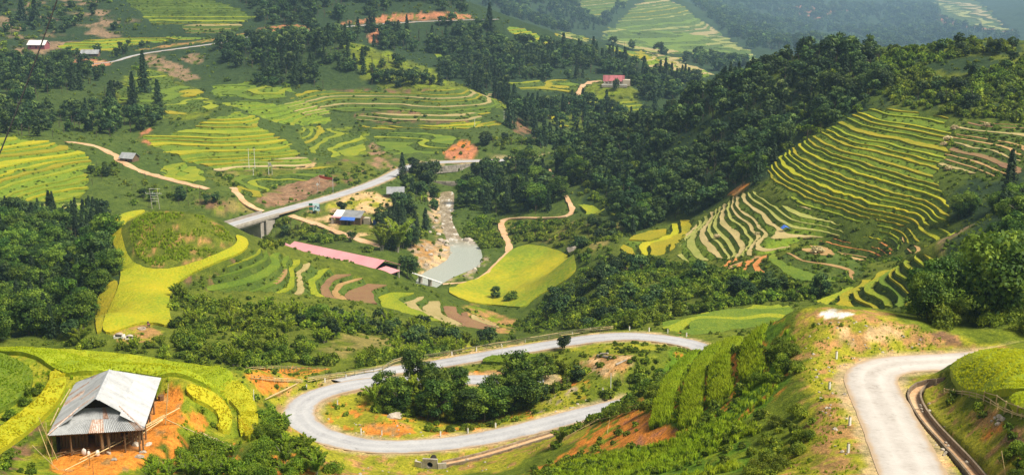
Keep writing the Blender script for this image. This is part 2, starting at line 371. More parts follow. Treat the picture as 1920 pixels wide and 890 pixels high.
# drains are cut into the ground
DRAIN = ground_path('1764,709 1738,716 1714,729 1713,744 1726,770 1746,796 1770,821 1790,842 1812,864 1845,905', .8)
DRAIN2 = ground_path('1052,808 1000,823 950,839 890,856 832,868', 1.0)
for P_, w_, dep_ in ((DRAIN, .75, 1.0), (DRAIN2, 1.0, .55)):
    m = (XX > P_[:, 0].min()-4) & (XX < P_[:, 0].max()+4) & (YY > P_[:, 1].min()-4) & (YY < P_[:, 1].max()+4)
    d, zz = path_dist(XX[m], YY[m], P_); hm = HM[m]; hm -= dep_*(1-sstep(w_*.8, w_*1.25, d)); HM[m] = hm
    kk = keepout[m]; kk[d < w_+.6] = True; keepout[m] = kk
# ---------------------------------------------------------------- object helpers
def put(o, parent=None):
    COL.objects.link(o)
    if parent is not None: o.parent = parent
    return o
def tag(o, label=None, cat=None, group=None, kind=None):
    if label: o['label'] = label
    if cat: o['category'] = cat
    if group: o['group'] = group
    if kind: o['kind'] = kind
    return o
def empty(name, loc, rz=0.0):
    o = bpy.data.objects.new(name, None); o.location = loc; o.rotation_euler = (0, 0, rz); o.empty_display_size = .3
    return put(o)
def mesh(name, verts, faces, mat, smooth=False):
    me = bpy.data.meshes.new(name); me.from_pydata([tuple(v) for v in verts], [], faces)
    for m in (mat if isinstance(mat, (list, tuple)) else [mat]): me.materials.append(m)
    if smooth: me.polygons.foreach_set('use_smooth', [True]*len(me.polygons))
    me.update(); return me
def obj(name, me, parent=None, loc=None, rz=None):
    o = bpy.data.objects.new(name, me)
    if loc is not None: o.location = loc
    if rz is not None: o.rotation_euler = (0, 0, rz)
    return put(o, parent)
class MB:
    """Collects boxes, tubes and sheets; build() links them as one mesh object."""
    def __init__(s): s.v = []; s.f = []
    def add(s, vs, fs):
        b = len(s.v); s.v += [tuple(v) for v in vs]; s.f += [tuple(i+b for i in f) for f in fs]; return s
    def box(s, c, d, rz=0.0, tilt=None):
        x, y, z = d[0]/2, d[1]/2, d[2]/2
        vs = [Vector((a, b, e)) for e in (-z, z) for a, b in ((-x, -y), (x, -y), (x, y), (-x, y))]
        M = Matrix.Rotation(rz, 3, 'Z')
        if tilt: M = M @ Matrix.Rotation(tilt[0], 3, 'X') @ Matrix.Rotation(tilt[1], 3, 'Y')
        vs = [M @ v + Vector(c) for v in vs]
        return s.add(vs, [(3, 2, 1, 0), (4, 5, 6, 7), (0, 1, 5, 4), (1, 2, 6, 5), (2, 3, 7, 6), (3, 0, 4, 7)])
    def tube(s, pts_, r, n=6, r2=None):
        P = [Vector(p) for p in pts_]; m = len(P); vs = []; fs = []
        for i, p in enumerate(P):
            t = (P[min(i+1, m-1)]-P[max(i-1, 0)]).normalized()
            a = t.cross(Vector((0, 0, 1)));  a = a.normalized() if a.length > .05 else Vector((1, 0, 0))
            b = t.cross(a).normalized(); rr = r if r2 is None else r+(r2-r)*i/(m-1)
            vs += [p+(a*math.cos(6.2832*k/n)+b*math.sin(6.2832*k/n))*rr for k in range(n)]
        for i in range(m-1):
            for k in range(n):
                fs.append((i*n+k, i*n+(k+1) % n, (i+1)*n+(k+1) % n, (i+1)*n+k))
        fs += [tuple(range(n-1, -1, -1)), tuple((m-1)*n+k for k in range(n))]
        return s.add(vs, fs)
    def quad(s, a, b, c, d): return s.add([a, b, c, d], [(0, 1, 2, 3)])
    def build(s, name, mat, parent=None, loc=None, rz=None, smooth=False):
        return obj(name, mesh(name, s.v, s.f, mat, smooth), parent, loc, rz)
def at(u, v, dz=0.0):
    x, Y, z = hit([u], [v]); return Vector((float(x[0]), float(Y[0]), float(z[0])+dz))
def at_y(u, v, Y):
    s, t = ray(u, v); return Vector((float(s)*Y, Y, -float(t)*Y))
def gz(x, Y): return float(ground(x, Y))

# ---------------------------------------------------------------- materials
def new_mat(name):
    m = bpy.data.materials.new(name); m.use_nodes = True; nt = m.node_tree
    return m, nt.nodes, nt.links, nt.nodes['Principled BSDF']
def ramp(nodes, stops):
    r = nodes.new('ShaderNodeValToRGB'); e = r.color_ramp.elements
    e[0].position, e[0].color = stops[0][0], (*stops[0][1], 1); e[1].position, e[1].color = stops[-1][0], (*stops[-1][1], 1)
    for p, c in stops[1:-1]:
        q = e.new(p); q.color = (*c, 1)
    return r
def noise(nodes, links, vec, scale, detail=4, rough=.6):
    n = nodes.new('ShaderNodeTexNoise'); n.inputs['Scale'].default_value = scale; n.inputs['Detail'].default_value = detail; n.inputs['Roughness'].default_value = rough
    links.new(vec, n.inputs['Vector']); return n
def mixc(nodes, links, fac, a, b, mode='MIX'):
    m = nodes.new('ShaderNodeMix'); m.data_type = 'RGBA'; m.blend_type = mode
    for sock, val in ((m.inputs[0], fac), (m.inputs[6], a), (m.inputs[7], b)):
        if isinstance(val, (int, float)): sock.default_value = val
        elif isinstance(val, tuple): sock.default_value = (*val, 1)
        else: links.new(val, sock)
    return m.outputs[2]
def bump(nodes, links, bsdf, height, strength, dist):
    b = nodes.new('ShaderNodeBump'); b.inputs['Strength'].default_value = strength; b.inputs['Distance'].default_value = dist
    links.new(height, b.inputs['Height']); links.new(b.outputs[0], bsdf.inputs['Normal'])
def speckle(name, cols, scale, scale2=None, rough=.85, bstr=.4, bdist=.1, vary=.25, lo=.3, hi=.7):
    """Plain weathered surface: two noises drive a colour ramp, each object a little lighter or darker."""
    m, N, L, B = new_mat(name)
    g = N.new('ShaderNodeNewGeometry'); n1 = noise(N, L, g.outputs['Position'], scale)
    k = len(cols)-1
    r = ramp(N, [(lo+(hi-lo)*i/max(k, 1), c) for i, c in enumerate(cols)]) if k else None
    n2 = noise(N, L, g.outputs['Position'], scale2 or scale*6, 3)
    if r:
        ad = N.new('ShaderNodeMath'); ad.operation = 'MULTIPLY_ADD'; ad.inputs[1].default_value = .45; L.new(n2.outputs[0], ad.inputs[0])
        ml = N.new('ShaderNodeMath'); ml.operation = 'MULTIPLY_ADD'; ml.inputs[1].default_value = .55; L.new(n1.outputs[0], ml.inputs[0]); ml.inputs[2].default_value = 0
        L.new(ml.outputs[0], ad.inputs[2]); L.new(ad.outputs[0], r.inputs[0]); col = r.outputs[0]
    oi = N.new('ShaderNodeObjectInfo'); mr = N.new('ShaderNodeMapRange'); mr.inputs[3].default_value = 1-vary; mr.inputs[4].default_value = 1+vary
    L.new(oi.outputs['Random'], mr.inputs[0])
    hs = N.new('ShaderNodeHueSaturation'); L.new(mr.outputs[0], hs.inputs['Value']); L.new(col, hs.inputs['Color'])
    L.new(hs.outputs[0], B.inputs['Base Color']); B.inputs['Roughness'].default_value = rough
    B.inputs['Specular IOR Level'].default_value = .25
    bump(N, L, B, n2.outputs[0], bstr, bdist)
    return m
def foliage(name, dark, mid, light, vary=.3, trans=.25):
    """Leaves: clumps carry their own tone, each plant its own lightness and hue."""
    m, N, L, B = new_mat(name)
    a = N.new('ShaderNodeAttribute'); a.attribute_name = 'tone'
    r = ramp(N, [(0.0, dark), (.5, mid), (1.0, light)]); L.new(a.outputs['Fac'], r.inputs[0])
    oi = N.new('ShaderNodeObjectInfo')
    mr = N.new('ShaderNodeMapRange'); mr.inputs[3].default_value = 1-vary; mr.inputs[4].default_value = 1+vary; L.new(oi.outputs['Random'], mr.inputs[0])
    g = N.new('ShaderNodeNewGeometry'); n1 = noise(N, L, g.outputs['Position'], .03, 2)
    h = N.new('ShaderNodeMapRange'); h.inputs[1].default_value = .3; h.inputs[2].default_value = .7; h.inputs[3].default_value = .475; h.inputs[4].default_value = .515
    L.new(n1.outputs[0], h.inputs[0])
    hs = N.new('ShaderNodeHueSaturation'); L.new(mr.outputs[0], hs.inputs['Value']); L.new(h.outputs[0], hs.inputs['Hue']); L.new(r.outputs[0], hs.inputs['Color'])
    B.inputs['Roughness'].default_value = .6; B.inputs['Specular IOR Level'].default_value = .2
    L.new(hs.outputs[0], B.inputs['Base Color'])
    tr = N.new('ShaderNodeBsdfTranslucent'); L.new(hs.outputs[0], tr.inputs['Color'])
    mx = N.new('ShaderNodeMixShader'); mx.inputs[0].default_value = trans
    L.new(B.outputs[0], mx.inputs[1]); L.new(tr.outputs[0], mx.inputs[2]); L.new(mx.outputs[0], N['Material Output'].inputs['Surface'])
    return m
M = {}
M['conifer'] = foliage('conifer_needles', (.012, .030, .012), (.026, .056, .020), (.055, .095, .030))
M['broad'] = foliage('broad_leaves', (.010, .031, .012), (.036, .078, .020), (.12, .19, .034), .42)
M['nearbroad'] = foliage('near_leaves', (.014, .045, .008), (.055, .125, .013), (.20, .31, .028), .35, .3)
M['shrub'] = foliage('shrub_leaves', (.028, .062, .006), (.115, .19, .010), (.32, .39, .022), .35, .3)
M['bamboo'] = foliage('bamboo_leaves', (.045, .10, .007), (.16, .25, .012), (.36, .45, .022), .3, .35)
M['grass'] = foliage('grass_blades', (.15, .28, .010), (.28, .43, .012), (.44, .56, .02), .15, .5)
M['ricetuft'] = foliage('rice_ears', (.48, .52, .012), (.68, .62, .016), (.86, .70, .022), .06, .5)
M['ricegreen'] = foliage('rice_blades', (.36, .54, .012), (.54, .66, .016), (.74, .74, .022), .05, .5)
M['bark'] = speckle('bark', [(.05, .038, .026), (.13, .10, .07)], .8)
M['palebark'] = speckle('pale_bark', [(.2, .18, .14), (.38, .35, .28)], .8)
CROP = {
 'gold': speckle('ripe_rice', [(.14, .18, .008), (.27, .24, .007), (.38, .28, .010)], .10, 1.6, .8, 1.0, .35, .08),
 'yellow': speckle('yellow_rice', [(.12, .21, .006), (.28, .30, .006), (.38, .33, .007), (.46, .35, .008)], .06, 1.6, .8, 1.0, .35, .08),
 'lime': speckle('turning_rice', [(.12, .19, .008), (.22, .26, .009), (.36, .32, .010)], .10, 1.6, .8, 1.0, .35, .08),
 'nearlime': speckle('near_turning_rice', [(.14, .22, .007), (.25, .31, .008), (.38, .36, .010)], .16, 2.6, .8, .6, .2, .05),
 'neargold': speckle('near_ripe_rice', [(.20, .26, .007), (.34, .33, .008), (.48, .38, .010)], .16, 2.6, .8, .6, .2, .05),
 'valley': speckle('valley_rice', [(.10, .17, .008), (.20, .25, .008), (.34, .30, .008), (.40, .33, .009)], .035, .9, .8, .5, .2, .05),
 'green': speckle('green_rice', [(.06, .12, .008), (.11, .17, .009), (.20, .24, .010)], .10, 1.6, .8, 1.0, .35, .08),
 'straw': speckle('rice_stubble', [(.22, .20, .06), (.34, .27, .11), (.44, .34, .16)], .12, 1.5, .9, .8, .2, .08),
 'pale': speckle('pale_straw', [(.34, .27, .12), (.50, .39, .2)], .15, 1.5, .9, .8, .2, .08),
 'tanearth': speckle('dry_tilled_earth', [(.26, .15, .055), (.36, .22, .085), (.42, .29, .12)], .15, 1.5, .95, .8, .2, .12),
 'brown': speckle('tilled_soil', [(.13, .075, .04), (.24, .13, .065), (.2, .17, .05)], .15, 1.5, .95, .8, .2, .12),
 'orange': speckle('orange_soil', [(.34, .12, .03), (.48, .19, .05), (.42, .26, .10)], .15, 1.5, .95, .8, .2, .12),
 'stubgreen': speckle('green_stubble', [(.16, .2, .03), (.26, .27, .06), (.38, .32, .12)], .12, 1.5, .9, .8, .2, .08),
}
M['bank'] = speckle('terrace_bank', [(.03, .06, .008), (.065, .105, .010), (.12, .15, .016)], .25, 1.4, .9, 1.0, .4, .1)
M['bank_light'] = speckle('grassy_bank', [(.065, .12, .008), (.125, .19, .010), (.20, .24, .014)], .25, 1.4, .9, 1.0, .4, .1)
M['asphalt'] = speckle('worn_asphalt', [(.23, .23, .243), (.32, .32, .333), (.38, .38, .39), (.46, .45, .445)], .22, 2.5, .9, .25, .02, .02)
M['concrete_road'] = speckle('concrete_paving', [(.30, .26, .22), (.41, .375, .34), (.46, .425, .39), (.52, .485, .45)], .22, 2.0, .9, .25, .02, .02)
M['track'] = speckle('dirt_track', [(.40, .20, .09), (.52, .33, .18), (.6, .45, .28)], .2, 1.8, .95, .5, .1, .05)
M['shoulder'] = speckle('gravel_verge', [(.26, .2, .09), (.42, .29, .14), (.5, .4, .25)], .35, 2.5, .95, .5, .1, .05)
M['concrete'] = speckle('old_concrete', [(.2, .17, .13), (.36, .32, .27), (.48, .44, .38)], .6, 4, .9, .4, .03)
M['rock'] = speckle('pale_rock', [(.18, .15, .11), (.36, .31, .25), (.52, .46, .38)], .5, 3, .9, .7, .1)
M['timber'] = speckle('weathered_timber', [(.07, .04, .02), (.17, .10, .05), (.26, .17, .09)], 1.5, 8, .85, .5, .02)
M['bamboo_pole'] = speckle('dry_bamboo', [(.30, .20, .08), (.50, .38, .18), (.62, .5, .28)], 1.2, 6, .6, .3, .01)
M['darkpole'] = speckle('grey_bamboo', [(.11, .10, .06), (.2, .2, .1), (.3, .26, .14)], 1.2, 6, .7, .3, .01)
M['white'] = speckle('white_paint', [(.62, .6, .55), (.8, .79, .75)], 1.5, 6, .6, .2, .01, .05)
M['steel'] = speckle('galvanised_steel', [(.26, .27, .28), (.36, .37, .38), (.44, .45, .46)], .7, 3, .45, .15, .01, .12)
M['rust'] = speckle('rusty_steel', [(.2, .09, .05), (.42, .3, .24), (.5, .5, .5)], 1.0, 4, .7, .2, .01)
M['greyroof'] = speckle('grey_roofing', [(.16, .17, .18), (.28, .29, .30), (.36, .37, .38)], .5, 3, .8, .3, .02)
M['pinkroof'] = speckle('pink_roofing', [(.60, .24, .26), (.66, .29, .31), (.70, .34, .35)], .15, 2, .6, .2, .02, .05)
M['redroof'] = speckle('maroon_roofing', [(.26, .07, .08), (.36, .12, .13)], .4, 3, .7, .2, .02)
M['blue'] = speckle('blue_tarp', [(.04, .10, .42), (.08, .2, .6)], 1, 5, .5, .3, .03)
M['red'] = speckle('red_cloth', [(.55, .06, .03), (.65, .1, .05)], 1, 5, .6, .2, .01)
M['wall'] = speckle('cream_wall', [(.5, .42, .3), (.62, .55, .42)], .5, 3, .85, .2, .01)
M['wallwood'] = speckle('plank_wall', [(.1, .06, .035), (.22, .14, .08)], .8, 5, .85, .3, .02)
M['dark'] = speckle('dark_opening', [(.012, .01, .009), (.03, .025, .02)], 1, 5, .9)
M['wire'] = speckle('black_cable', [(.01, .01, .012), (.02, .02, .02)], 1, 5, .6)
M['cloth_dark'] = speckle('dark_cloth', [(.02, .02, .04), (.05, .04, .07)], 4, 12, .9)
M['skin'] = speckle('skin', [(.35, .2, .12), (.42, .26, .17)], 4, 12, .6)
M['sack'] = speckle('white_sacking', [(.5, .42, .36), (.7, .64, .58)], 2, 9, .9, .5, .02)
M['drainwall'] = speckle('stained_concrete', [(.10, .075, .05), (.24, .18, .12), (.36, .29, .2)], .9, 4, .9, .5, .03)

for k_ in ('asphalt', 'concrete_road'):          # dirt washed in from the verges
    nt = M[k_].node_tree; N, L, B = nt.nodes, nt.links, nt.nodes['Principled BSDF']
    src = B.inputs['Base Color'].links[0].from_socket
    a = N.new('ShaderNodeAttribute'); a.attribute_name = 'verge'; g = N.new('ShaderNodeNewGeometry'); n1 = noise(N, L, g.outputs['Position'], .5, 5, .7)
    ad = N.new('ShaderNodeMath'); ad.operation = 'ADD'; L.new(a.outputs['Fac'], ad.inputs[0]); L.new(n1.outputs[0], ad.inputs[1])
    mr = N.new('ShaderNodeMapRange'); mr.inputs[1].default_value = .95; mr.inputs[2].default_value = 1.35; mr.inputs[4].default_value = .8; L.new(ad.outputs[0], mr.inputs[0])
    tk = N.new('ShaderNodeAttribute'); tk.attribute_name = 'wheel'; n2 = noise(N, L, g.outputs['Position'], .18, 4, .65); n3 = noise(N, L, g.outputs['Position'], .9, 6, .75)
    w1 = N.new('ShaderNodeMath'); w1.operation = 'MULTIPLY'; L.new(tk.outputs['Fac'], w1.inputs[0]); L.new(n2.outputs[0], w1.inputs[1])
    worn = mixc(N, L, w1.outputs[0], src, (.48, .475, .475) if k_ == 'asphalt' else (.58, .55, .51))
    st = ramp(N, [(.30, (.62, .60, .56)), (.42, (1, 1, 1)), (1.0, (1, 1, 1))]); L.new(n3.outputs[0], st.inputs[0])
    worn = mixc(N, L, .8, worn, st.outputs[0], 'MULTIPLY')
    L.new(mixc(N, L, mr.outputs[0], worn, (.38, .26, .14)), B.inputs['Base Color'])
# ---------------------------------------------------------------- what covers the ground (albedo), zone by zone
C = {'meadow': (.10, .125, .014), 'lush': (.065, .095, .011), 'forest': (.026, .048, .018), 'yellowgrass': (.24, .24, .018), 'drygrass': (.20, .17, .05),
     'orange': (.52, .19, .030), 'tan': (.50, .34, .17), 'brown': (.17, .10, .055), 'redcut': (.36, .15, .075), 'cliff': (.25, .155, .09), 'corn': (.22, .15, .09),
     'mound': (.10, .125, .013), 'bright': (.15, .195, .012), 'gravel': (.32, .25, .17), 'white': (.72, .62, .56), 'grassrow': (.085, .16, .01), 'bare': (.33, .19, .07)}
PAINT = [  # outline on the photo, colours mixed by noise (colour a, colour b, share of b), edge softness in metres
 ('-40,90 0,100 200,90 250,60 210,0 -40,-20', 'forest', 'corn', .35, 10),
 ('-40,640 0,640 190,640 180,580 215,520 215,420 100,385 -40,380', 'forest', 'lush', .3, 6),
 ('265,108 300,107 350,130 380,150 340,150 290,130', 'corn', 'lush', .25, 3),
 ('350,100 375,103 385,122 345,118', 'corn', 'lush', .3, 3),
 ('205,165 270,120 330,150 400,190 410,212 320,232 215,205', 'meadow', 'bright', .3, 4),
 ('640,76 720,95 830,145 940,190 960,214 900,172 800,165 700,160 640,110', 'meadow', 'bright', .35, 5),
 ('600,168 900,168 945,210 700,210 560,195', 'meadow', 'brown', .3, 4),
 ('650,210 900,208 900,228 680,232', 'brown', 'meadow', .45, 3),
 ('560,240 690,240 690,300 640,300 570,270', 'bright', 'meadow', .4, 4),
 ('560,310 640,300 730,300 680,345 620,330', 'meadow', 'brown', .2, 4),
 ('690,60 715,48 720,80 690,82', 'redcut', 'cliff', .3, 2), ('640,45 700,33 780,24 870,25 895,36 760,40 660,46', 'redcut', 'meadow', .3, 2),
 ('470,58 530,45 590,50 620,57 520,66', 'redcut', 'meadow', .4, 2), ('230,97 400,72 470,60 470,66 330,88', 'bare', 'meadow', .5, 2),
 ('130,112 200,112 215,122 160,128', 'redcut', 'tan', .3, 2),
 ('835,285 860,264 885,264 900,297 850,300 833,297', 'redcut', 'orange', .3, 1.5),
 ('480,375 505,355 560,340 590,326 612,324 630,345 600,362 540,384 505,392', 'cliff', 'brown', .45, 2),
 ('685,280 700,262 725,290 745,310 725,322 700,318', 'cliff', 'meadow', .45, 3),
 ('250,245 285,240 300,285 270,285', 'redcut', 'lush', .55, 3),
 ('375,372 440,370 450,388 390,393', 'brown', 'bare', .3, 3), ('385,385 460,378 500,392 430,400', 'drygrass', 'bright', .4, 2),
 ('500,306 550,292 598,303 590,314 520,318', 'tan', 'drygrass', .3, 2),
 ('400,318 480,316 640,320 560,338 480,372 440,350 400,345', 'meadow', 'drygrass', .25, 4),
 ('640,365 690,355 735,372 740,390 700,402 640,395 620,385', 'tan', 'yellowgrass', .4, 3), ('560,405 620,395 720,405 740,440 700,462 640,440 590,425', 'meadow', 'tan', .3, 4),
 ('765,455 800,450 830,465 838,490 800,505 775,500', 'bare', 'gravel', .4, 2), ('800,362 825,362 828,400 826,435 848,465 850,495 790,525 780,500 830,480 815,430', 'gravel', 'tan', .4, 2),
 ('890,480 915,482 905,505 870,522 830,532 850,518', 'gravel', 'bright', .4, 2),
 ('905,415 1060,410 1150,410 1155,445 1100,480 1060,470 960,455', 'meadow', 'drygrass', .3, 4), ('1080,330 1160,340 1160,400 1090,372', 'meadow', 'drygrass', .3, 4),
 ('1020,210 1060,200 1180,180 1210,190 1190,215 1110,240 1060,250', 'meadow', 'lush', .4, 5), ('1105,150 1175,158 1200,176 1165,186 1095,188', 'meadow', 'bright', .4, 4),
 ('1130,152 1178,155 1180,164 1130,163', 'tan', 'bare', .3, 1.5),
 ('955,210 990,225 1015,270 985,262 950,232', 'brown', 'forest', .4, 4),
 ('1030,250 1150,230 1380,140 1600,90 1640,195 1530,250 1430,335 1310,400 1160,420 1050,350', 'forest', 'lush', .3, 6),
 ('1600,92 1800,78 1960,82 1960,235 1800,218 1640,196', 'forest', 'meadow', .45, 6),
 ('1360,365 1400,340 1412,348 1372,370', 'orange', 'bare', .4, 1.5),
 ('1760,470 1790,432 1870,395 1895,415 1850,455 1810,500 1770,500', 'corn', 'drygrass', .4, 3),
 ('1780,340 1900,330 1960,300 1960,640 1840,620 1800,520 1760,470 1790,420', 'forest', 'lush', .3, 4),
 ('1120,570 1180,540 1260,545 1250,580 1190,610 1130,600', 'bright', 'meadow', .3, 3), ('1160,500 1200,490 1190,520 1165,525', 'bare', 'lush', .4, 2),
 ('225,420 260,398 300,396 360,398 430,430 448,450 440,470 380,490 330,505 260,502 238,470', 'mound', 'bare', .18, 1.5),
 ('640,545 690,540 760,570 740,560', 'tan', 'bare', .3, 2), ('860,568 900,572 965,605 960,622 930,625 890,600', 'bare', 'bright', .5, 2),
 ('600,640 690,625 760,640 740,662 640,680', 'drygrass', 'mound', .5, 3), ('820,640 880,640 920,655 830,668', 'yellowgrass', 'bright', .4, 2),
 ('210,625 240,612 300,610 310,640 220,645', 'bare', 'yellowgrass', .4, 1), ('330,540 400,510 470,480 520,470 470,520 400,545 345,545', 'lush', 'brown', .3, 2),
 # nearer ground
 ('460,700 540,690 620,692 560,715 520,742 470,760 455,735', 'yellowgrass', 'orange', .35, 1), ('445,690 620,688 600,698 470,706', 'orange', 'bright', .5, .8), ('470,705 550,705 560,712 500,738 475,725', 'orange', 'bare', .3, .6),
 ('500,730 640,700 720,700 720,720 600,740 560,775 590,815 700,850 900,835 1110,780 1180,760 1100,820 1000,850 940,890 600,900 560,830 520,780', 'yellowgrass', 'bare', .28, 1),
 ('620,740 700,725 800,720 900,722 1100,700 1110,755 1000,792 850,822 700,826 620,805 595,775', 'yellowgrass', 'orange', .22, 1),
 ('665,800 700,790 750,788 785,805 760,818 690,815', 'orange', 'bare', .4, .6), ('990,740 1080,720 1110,735 1040,770 980,780', 'yellowgrass', 'gravel', .4, 1),
 ('960,690 1030,690 1010,704 880,706 860,700', 'bare', 'orange', .4, .6), ('1095,665 1180,660 1185,695 1120,705 1095,690', 'bare', 'tan', .4, 1), ('1050,640 1180,632 1260,640 1200,665 1060,665', 'yellowgrass', 'bright', .4, 1),
 ('880,655 1090,628 1180,622 1180,630 1090,636 870,668 740,692 740,684', 'tan', 'yellowgrass', .5, .5),
 ('1130,780 1190,745 1260,740 1290,790 1280,830 1200,840 1100,860 980,900 940,900 1050,860', 'orange', 'bright', .42, .8), ('1160,790 1200,770 1280,780 1285,815 1230,835 1170,840', 'orange', 'redcut', .25, .8),
 ('1290,600 1470,585 1490,640 1480,700 1440,760 1380,800 1230,800 1235,690', 'grassrow', 'orange', .12, 1), ('1000,890 1100,850 1250,830 1350,800 1430,800 1420,900 1000,900', 'grassrow', 'bright', .4, 1),
 ('1318,664 1331,656 1328,700 1324,748 1312,748 1314,700', 'orange', 'bare', .2, .35), ('1364,640 1378,634 1384,700 1388,748 1374,752 1370,700', 'orange', 'bare', .2, .35), ('1421,638 1433,634 1440,695 1430,695', 'orange', 'bare', .2, .3), ('1265,700 1277,690 1272,760 1262,770', 'orange', 'bare', .2, .3),
 ('1490,585 1560,578 1680,590 1720,620 1880,640 1900,665 1800,660 1700,665 1600,680 1580,710 1640,860 1640,910 1430,910 1460,840 1520,790 1500,700', 'yellowgrass', 'bare', .42, 1),
 ('1600,610 1700,600 1720,640 1640,640 1560,650', 'bare', 'tan', .5, 1.2), ('1500,585 1660,580 1680,600 1540,615', 'bare', 'yellowgrass', .5, 1), ('1540,583 1560,580 1598,586 1590,594 1540,595', 'white', 'tan', .1, .5),
 ('1690,720 1740,700 1770,700 1780,740 1900,800 1960,900 1790,910 1700,760', 'yellowgrass', 'bare', .3, .8), ('1840,790 1890,790 1880,812 1850,815', 'orange', 'bare', .3, .4), ('1880,805 1930,805 1930,870 1890,850', 'bare', 'brown', .4, .5),
 ('1710,620 1800,622 1810,645 1730,642', 'brown', 'bare', .4, .8),
 ('1480,12 1560,8 1600,18 1560,24 1530,40 1520,30 1440,18', 'redcut', 'forest', .4, 8), ('1715,20 1760,28 1800,38 1850,48 1915,62 1850,58 1760,42', 'redcut', 'forest', .35, 8),
 ('-40,650 0,650 250,662 440,690 490,760 470,835 380,840 270,890 -40,910', 'bright', 'yellowgrass', .4, 1),
 ('100,850 130,820 270,800 300,730 345,735 350,790 320,830 270,870 200,900 100,900', 'orange', 'bare', .15, .5), ('358,776 372,772 388,790 378,812 362,808', 'orange', 'bare', .1, .3),
 ('-40,790 0,800 90,780 60,860 -40,900', 'lush', 'brown', .3, .8), ('270,890 300,820 360,810 450,840 560,830 640,900 270,920', 'lush', 'orange', .25, .8),
]
TINT = np.empty(H.shape+(3,))
def lerp3(a, b, k): return np.asarray(a)*(1-k[..., None]) + np.asarray(b)*k[..., None]
_f = fbm(XX/60, YY/60, 21, 4)
TINT[:] = lerp3(C['lush'], C['meadow'], sstep(-.5, .6, _f))
TINT[:] = lerp3(TINT, np.array((.052, .088, .018)), .7*sstep(330, 600, YY)); TINT[:] = TINT*(1-sstep(600, 1000, YY)[..., None]) + np.array(C['forest'])*sstep(600, 1000, YY)[..., None]
_k = (1-sstep(200, 300, YY)); TINT[:] = lerp3(TINT, C['bright'], _k*.5)
for px, a, b, share, soft in PAINT:
    Wd = world_ring(px)
    if len(Wd) < 3: continue
    r, c, sd = grid_mask(Wd, soft*2)
    x, y = XX[r, c], YY[r, c]
    sd = sd + soft*1.2*fbm(x/(soft*2.5), y/(soft*2.5), 33, 3)
    k = 1-sstep(-soft*.5, soft*.5, sd)
    sc = max(1.2, soft*1.6)
    q = fbm(x/sc, y/sc, 41, 4)*.5+.5
    mixb = sstep(1-share-.16, 1-share+.16, q)
    col = lerp3(C[a], C[b], mixb)
    TINT[r, c] = TINT[r, c]*(1-k[:, None]) + col*k[:, None]
for name, (P, w) in ROADW.items():              # gravel verges
    m = (near_road > -1) & (near_road < 3)
kk = (1-sstep(.25, 1.5, near_road + .5*fbm(XX/2.5, YY/2.5, 51, 3)))*(YY < 800)
TINT[:] = lerp3(TINT, np.array((.44, .33, .19)), kk*.8)

m, N, L, B = new_mat('ground_cover')
a = N.new('ShaderNodeAttribute'); a.attribute_name = 'tint'
g = N.new('ShaderNodeNewGeometry')
n1 = noise(N, L, g.outputs['Position'], .35, 5, .65); n2 = noise(N, L, g.outputs['Position'], 2.2, 4, .7); n3 = noise(N, L, g.outputs['Position'], .06, 3)
r1 = ramp(N, [(.3, (.55, .6, .6)), (.5, (1, 1, 1)), (.72, (1.5, 1.35, 1.3))]); L.new(n1.outputs[0], r1.inputs[0])
r2 = ramp(N, [(.3, (.6, .65, .6)), (.5, (1, 1, 1)), (.7, (1.45, 1.35, 1.3))]); L.new(n2.outputs[0], r2.inputs[0])
c1 = mixc(N, L, 1.0, a.outputs['Color'], r1.outputs[0], 'MULTIPLY'); c2 = mixc(N, L, 1.0, c1, r2.outputs[0], 'MULTIPLY')
L.new(c2, B.inputs['Base Color']); B.inputs['Roughness'].default_value = .95; B.inputs['Specular IOR Level'].default_value = .1
n4 = noise(N, L, g.outputs['Position'], 9.0, 3, .7)
r4 = ramp(N, [(.3, (.6, .62, .6)), (.5, (1, 1, 1)), (.7, (1.5, 1.45, 1.4))]); L.new(n4.outputs[0], r4.inputs[0]); L.new(mixc(N, L, 1.0, c2, r4.outputs[0], 'MULTIPLY'), B.inputs['Base Color'])
ad = N.new('ShaderNodeMath'); ad.operation = 'MULTIPLY_ADD'; ad.inputs[1].default_value = 2.5; L.new(n1.outputs[0], ad.inputs[0]); L.new(n2.outputs[0], ad.inputs[2])
bump(N, L, B, ad.outputs[0], .6, .35)
M['ground'] = m

# ---------------------------------------------------------------- terraced fields: contours of the ground cut into treads and banks
def clip(poly, k, val, below):
    """Clip a polygon (list of tuples) where entry k is <= val (below) or >= val."""
    out = []; n = len(poly)
    for i in range(n):
        p, q = poly[i], poly[(i+1) % n]
        a = p[k] <= val if below else p[k] >= val
        b = q[k] <= val if below else q[k] >= val
        if a: out.append(p)
        if a != b:
            t = (val-p[k])/(q[k]-p[k]); out.append(tuple(u+(w-u)*t for u, w in zip(p, q)))
    return out
KINDS_F = {  # crop colours to draw from, bank material
 'gold': (['gold', 'gold', 'yellow', 'yellow', 'lime'], 'bank_light'), 'yellow': (['yellow', 'gold'], 'bank_light'), 'lime': (['lime', 'lime', 'green'], 'bank_light'),
 'green': (['lime', 'lime', 'gold', 'green'], 'bank'), 'stubble': (['straw', 'stubgreen', 'straw', 'pale', 'stubgreen'], 'bank_light'), 'earth': (['orange', 'straw', 'tanearth', 'orange'], 'bank'),
 'fallow': (['brown', 'tanearth', 'straw', 'tanearth'], 'bank'), 'mixed': (['green', 'lime', 'green'], 'bank'), 'valley': (['lime', 'gold', 'lime', 'yellow'], 'bank_light'),
 'bench': (['straw', 'gold', 'green', 'stubgreen'], 'bank')}
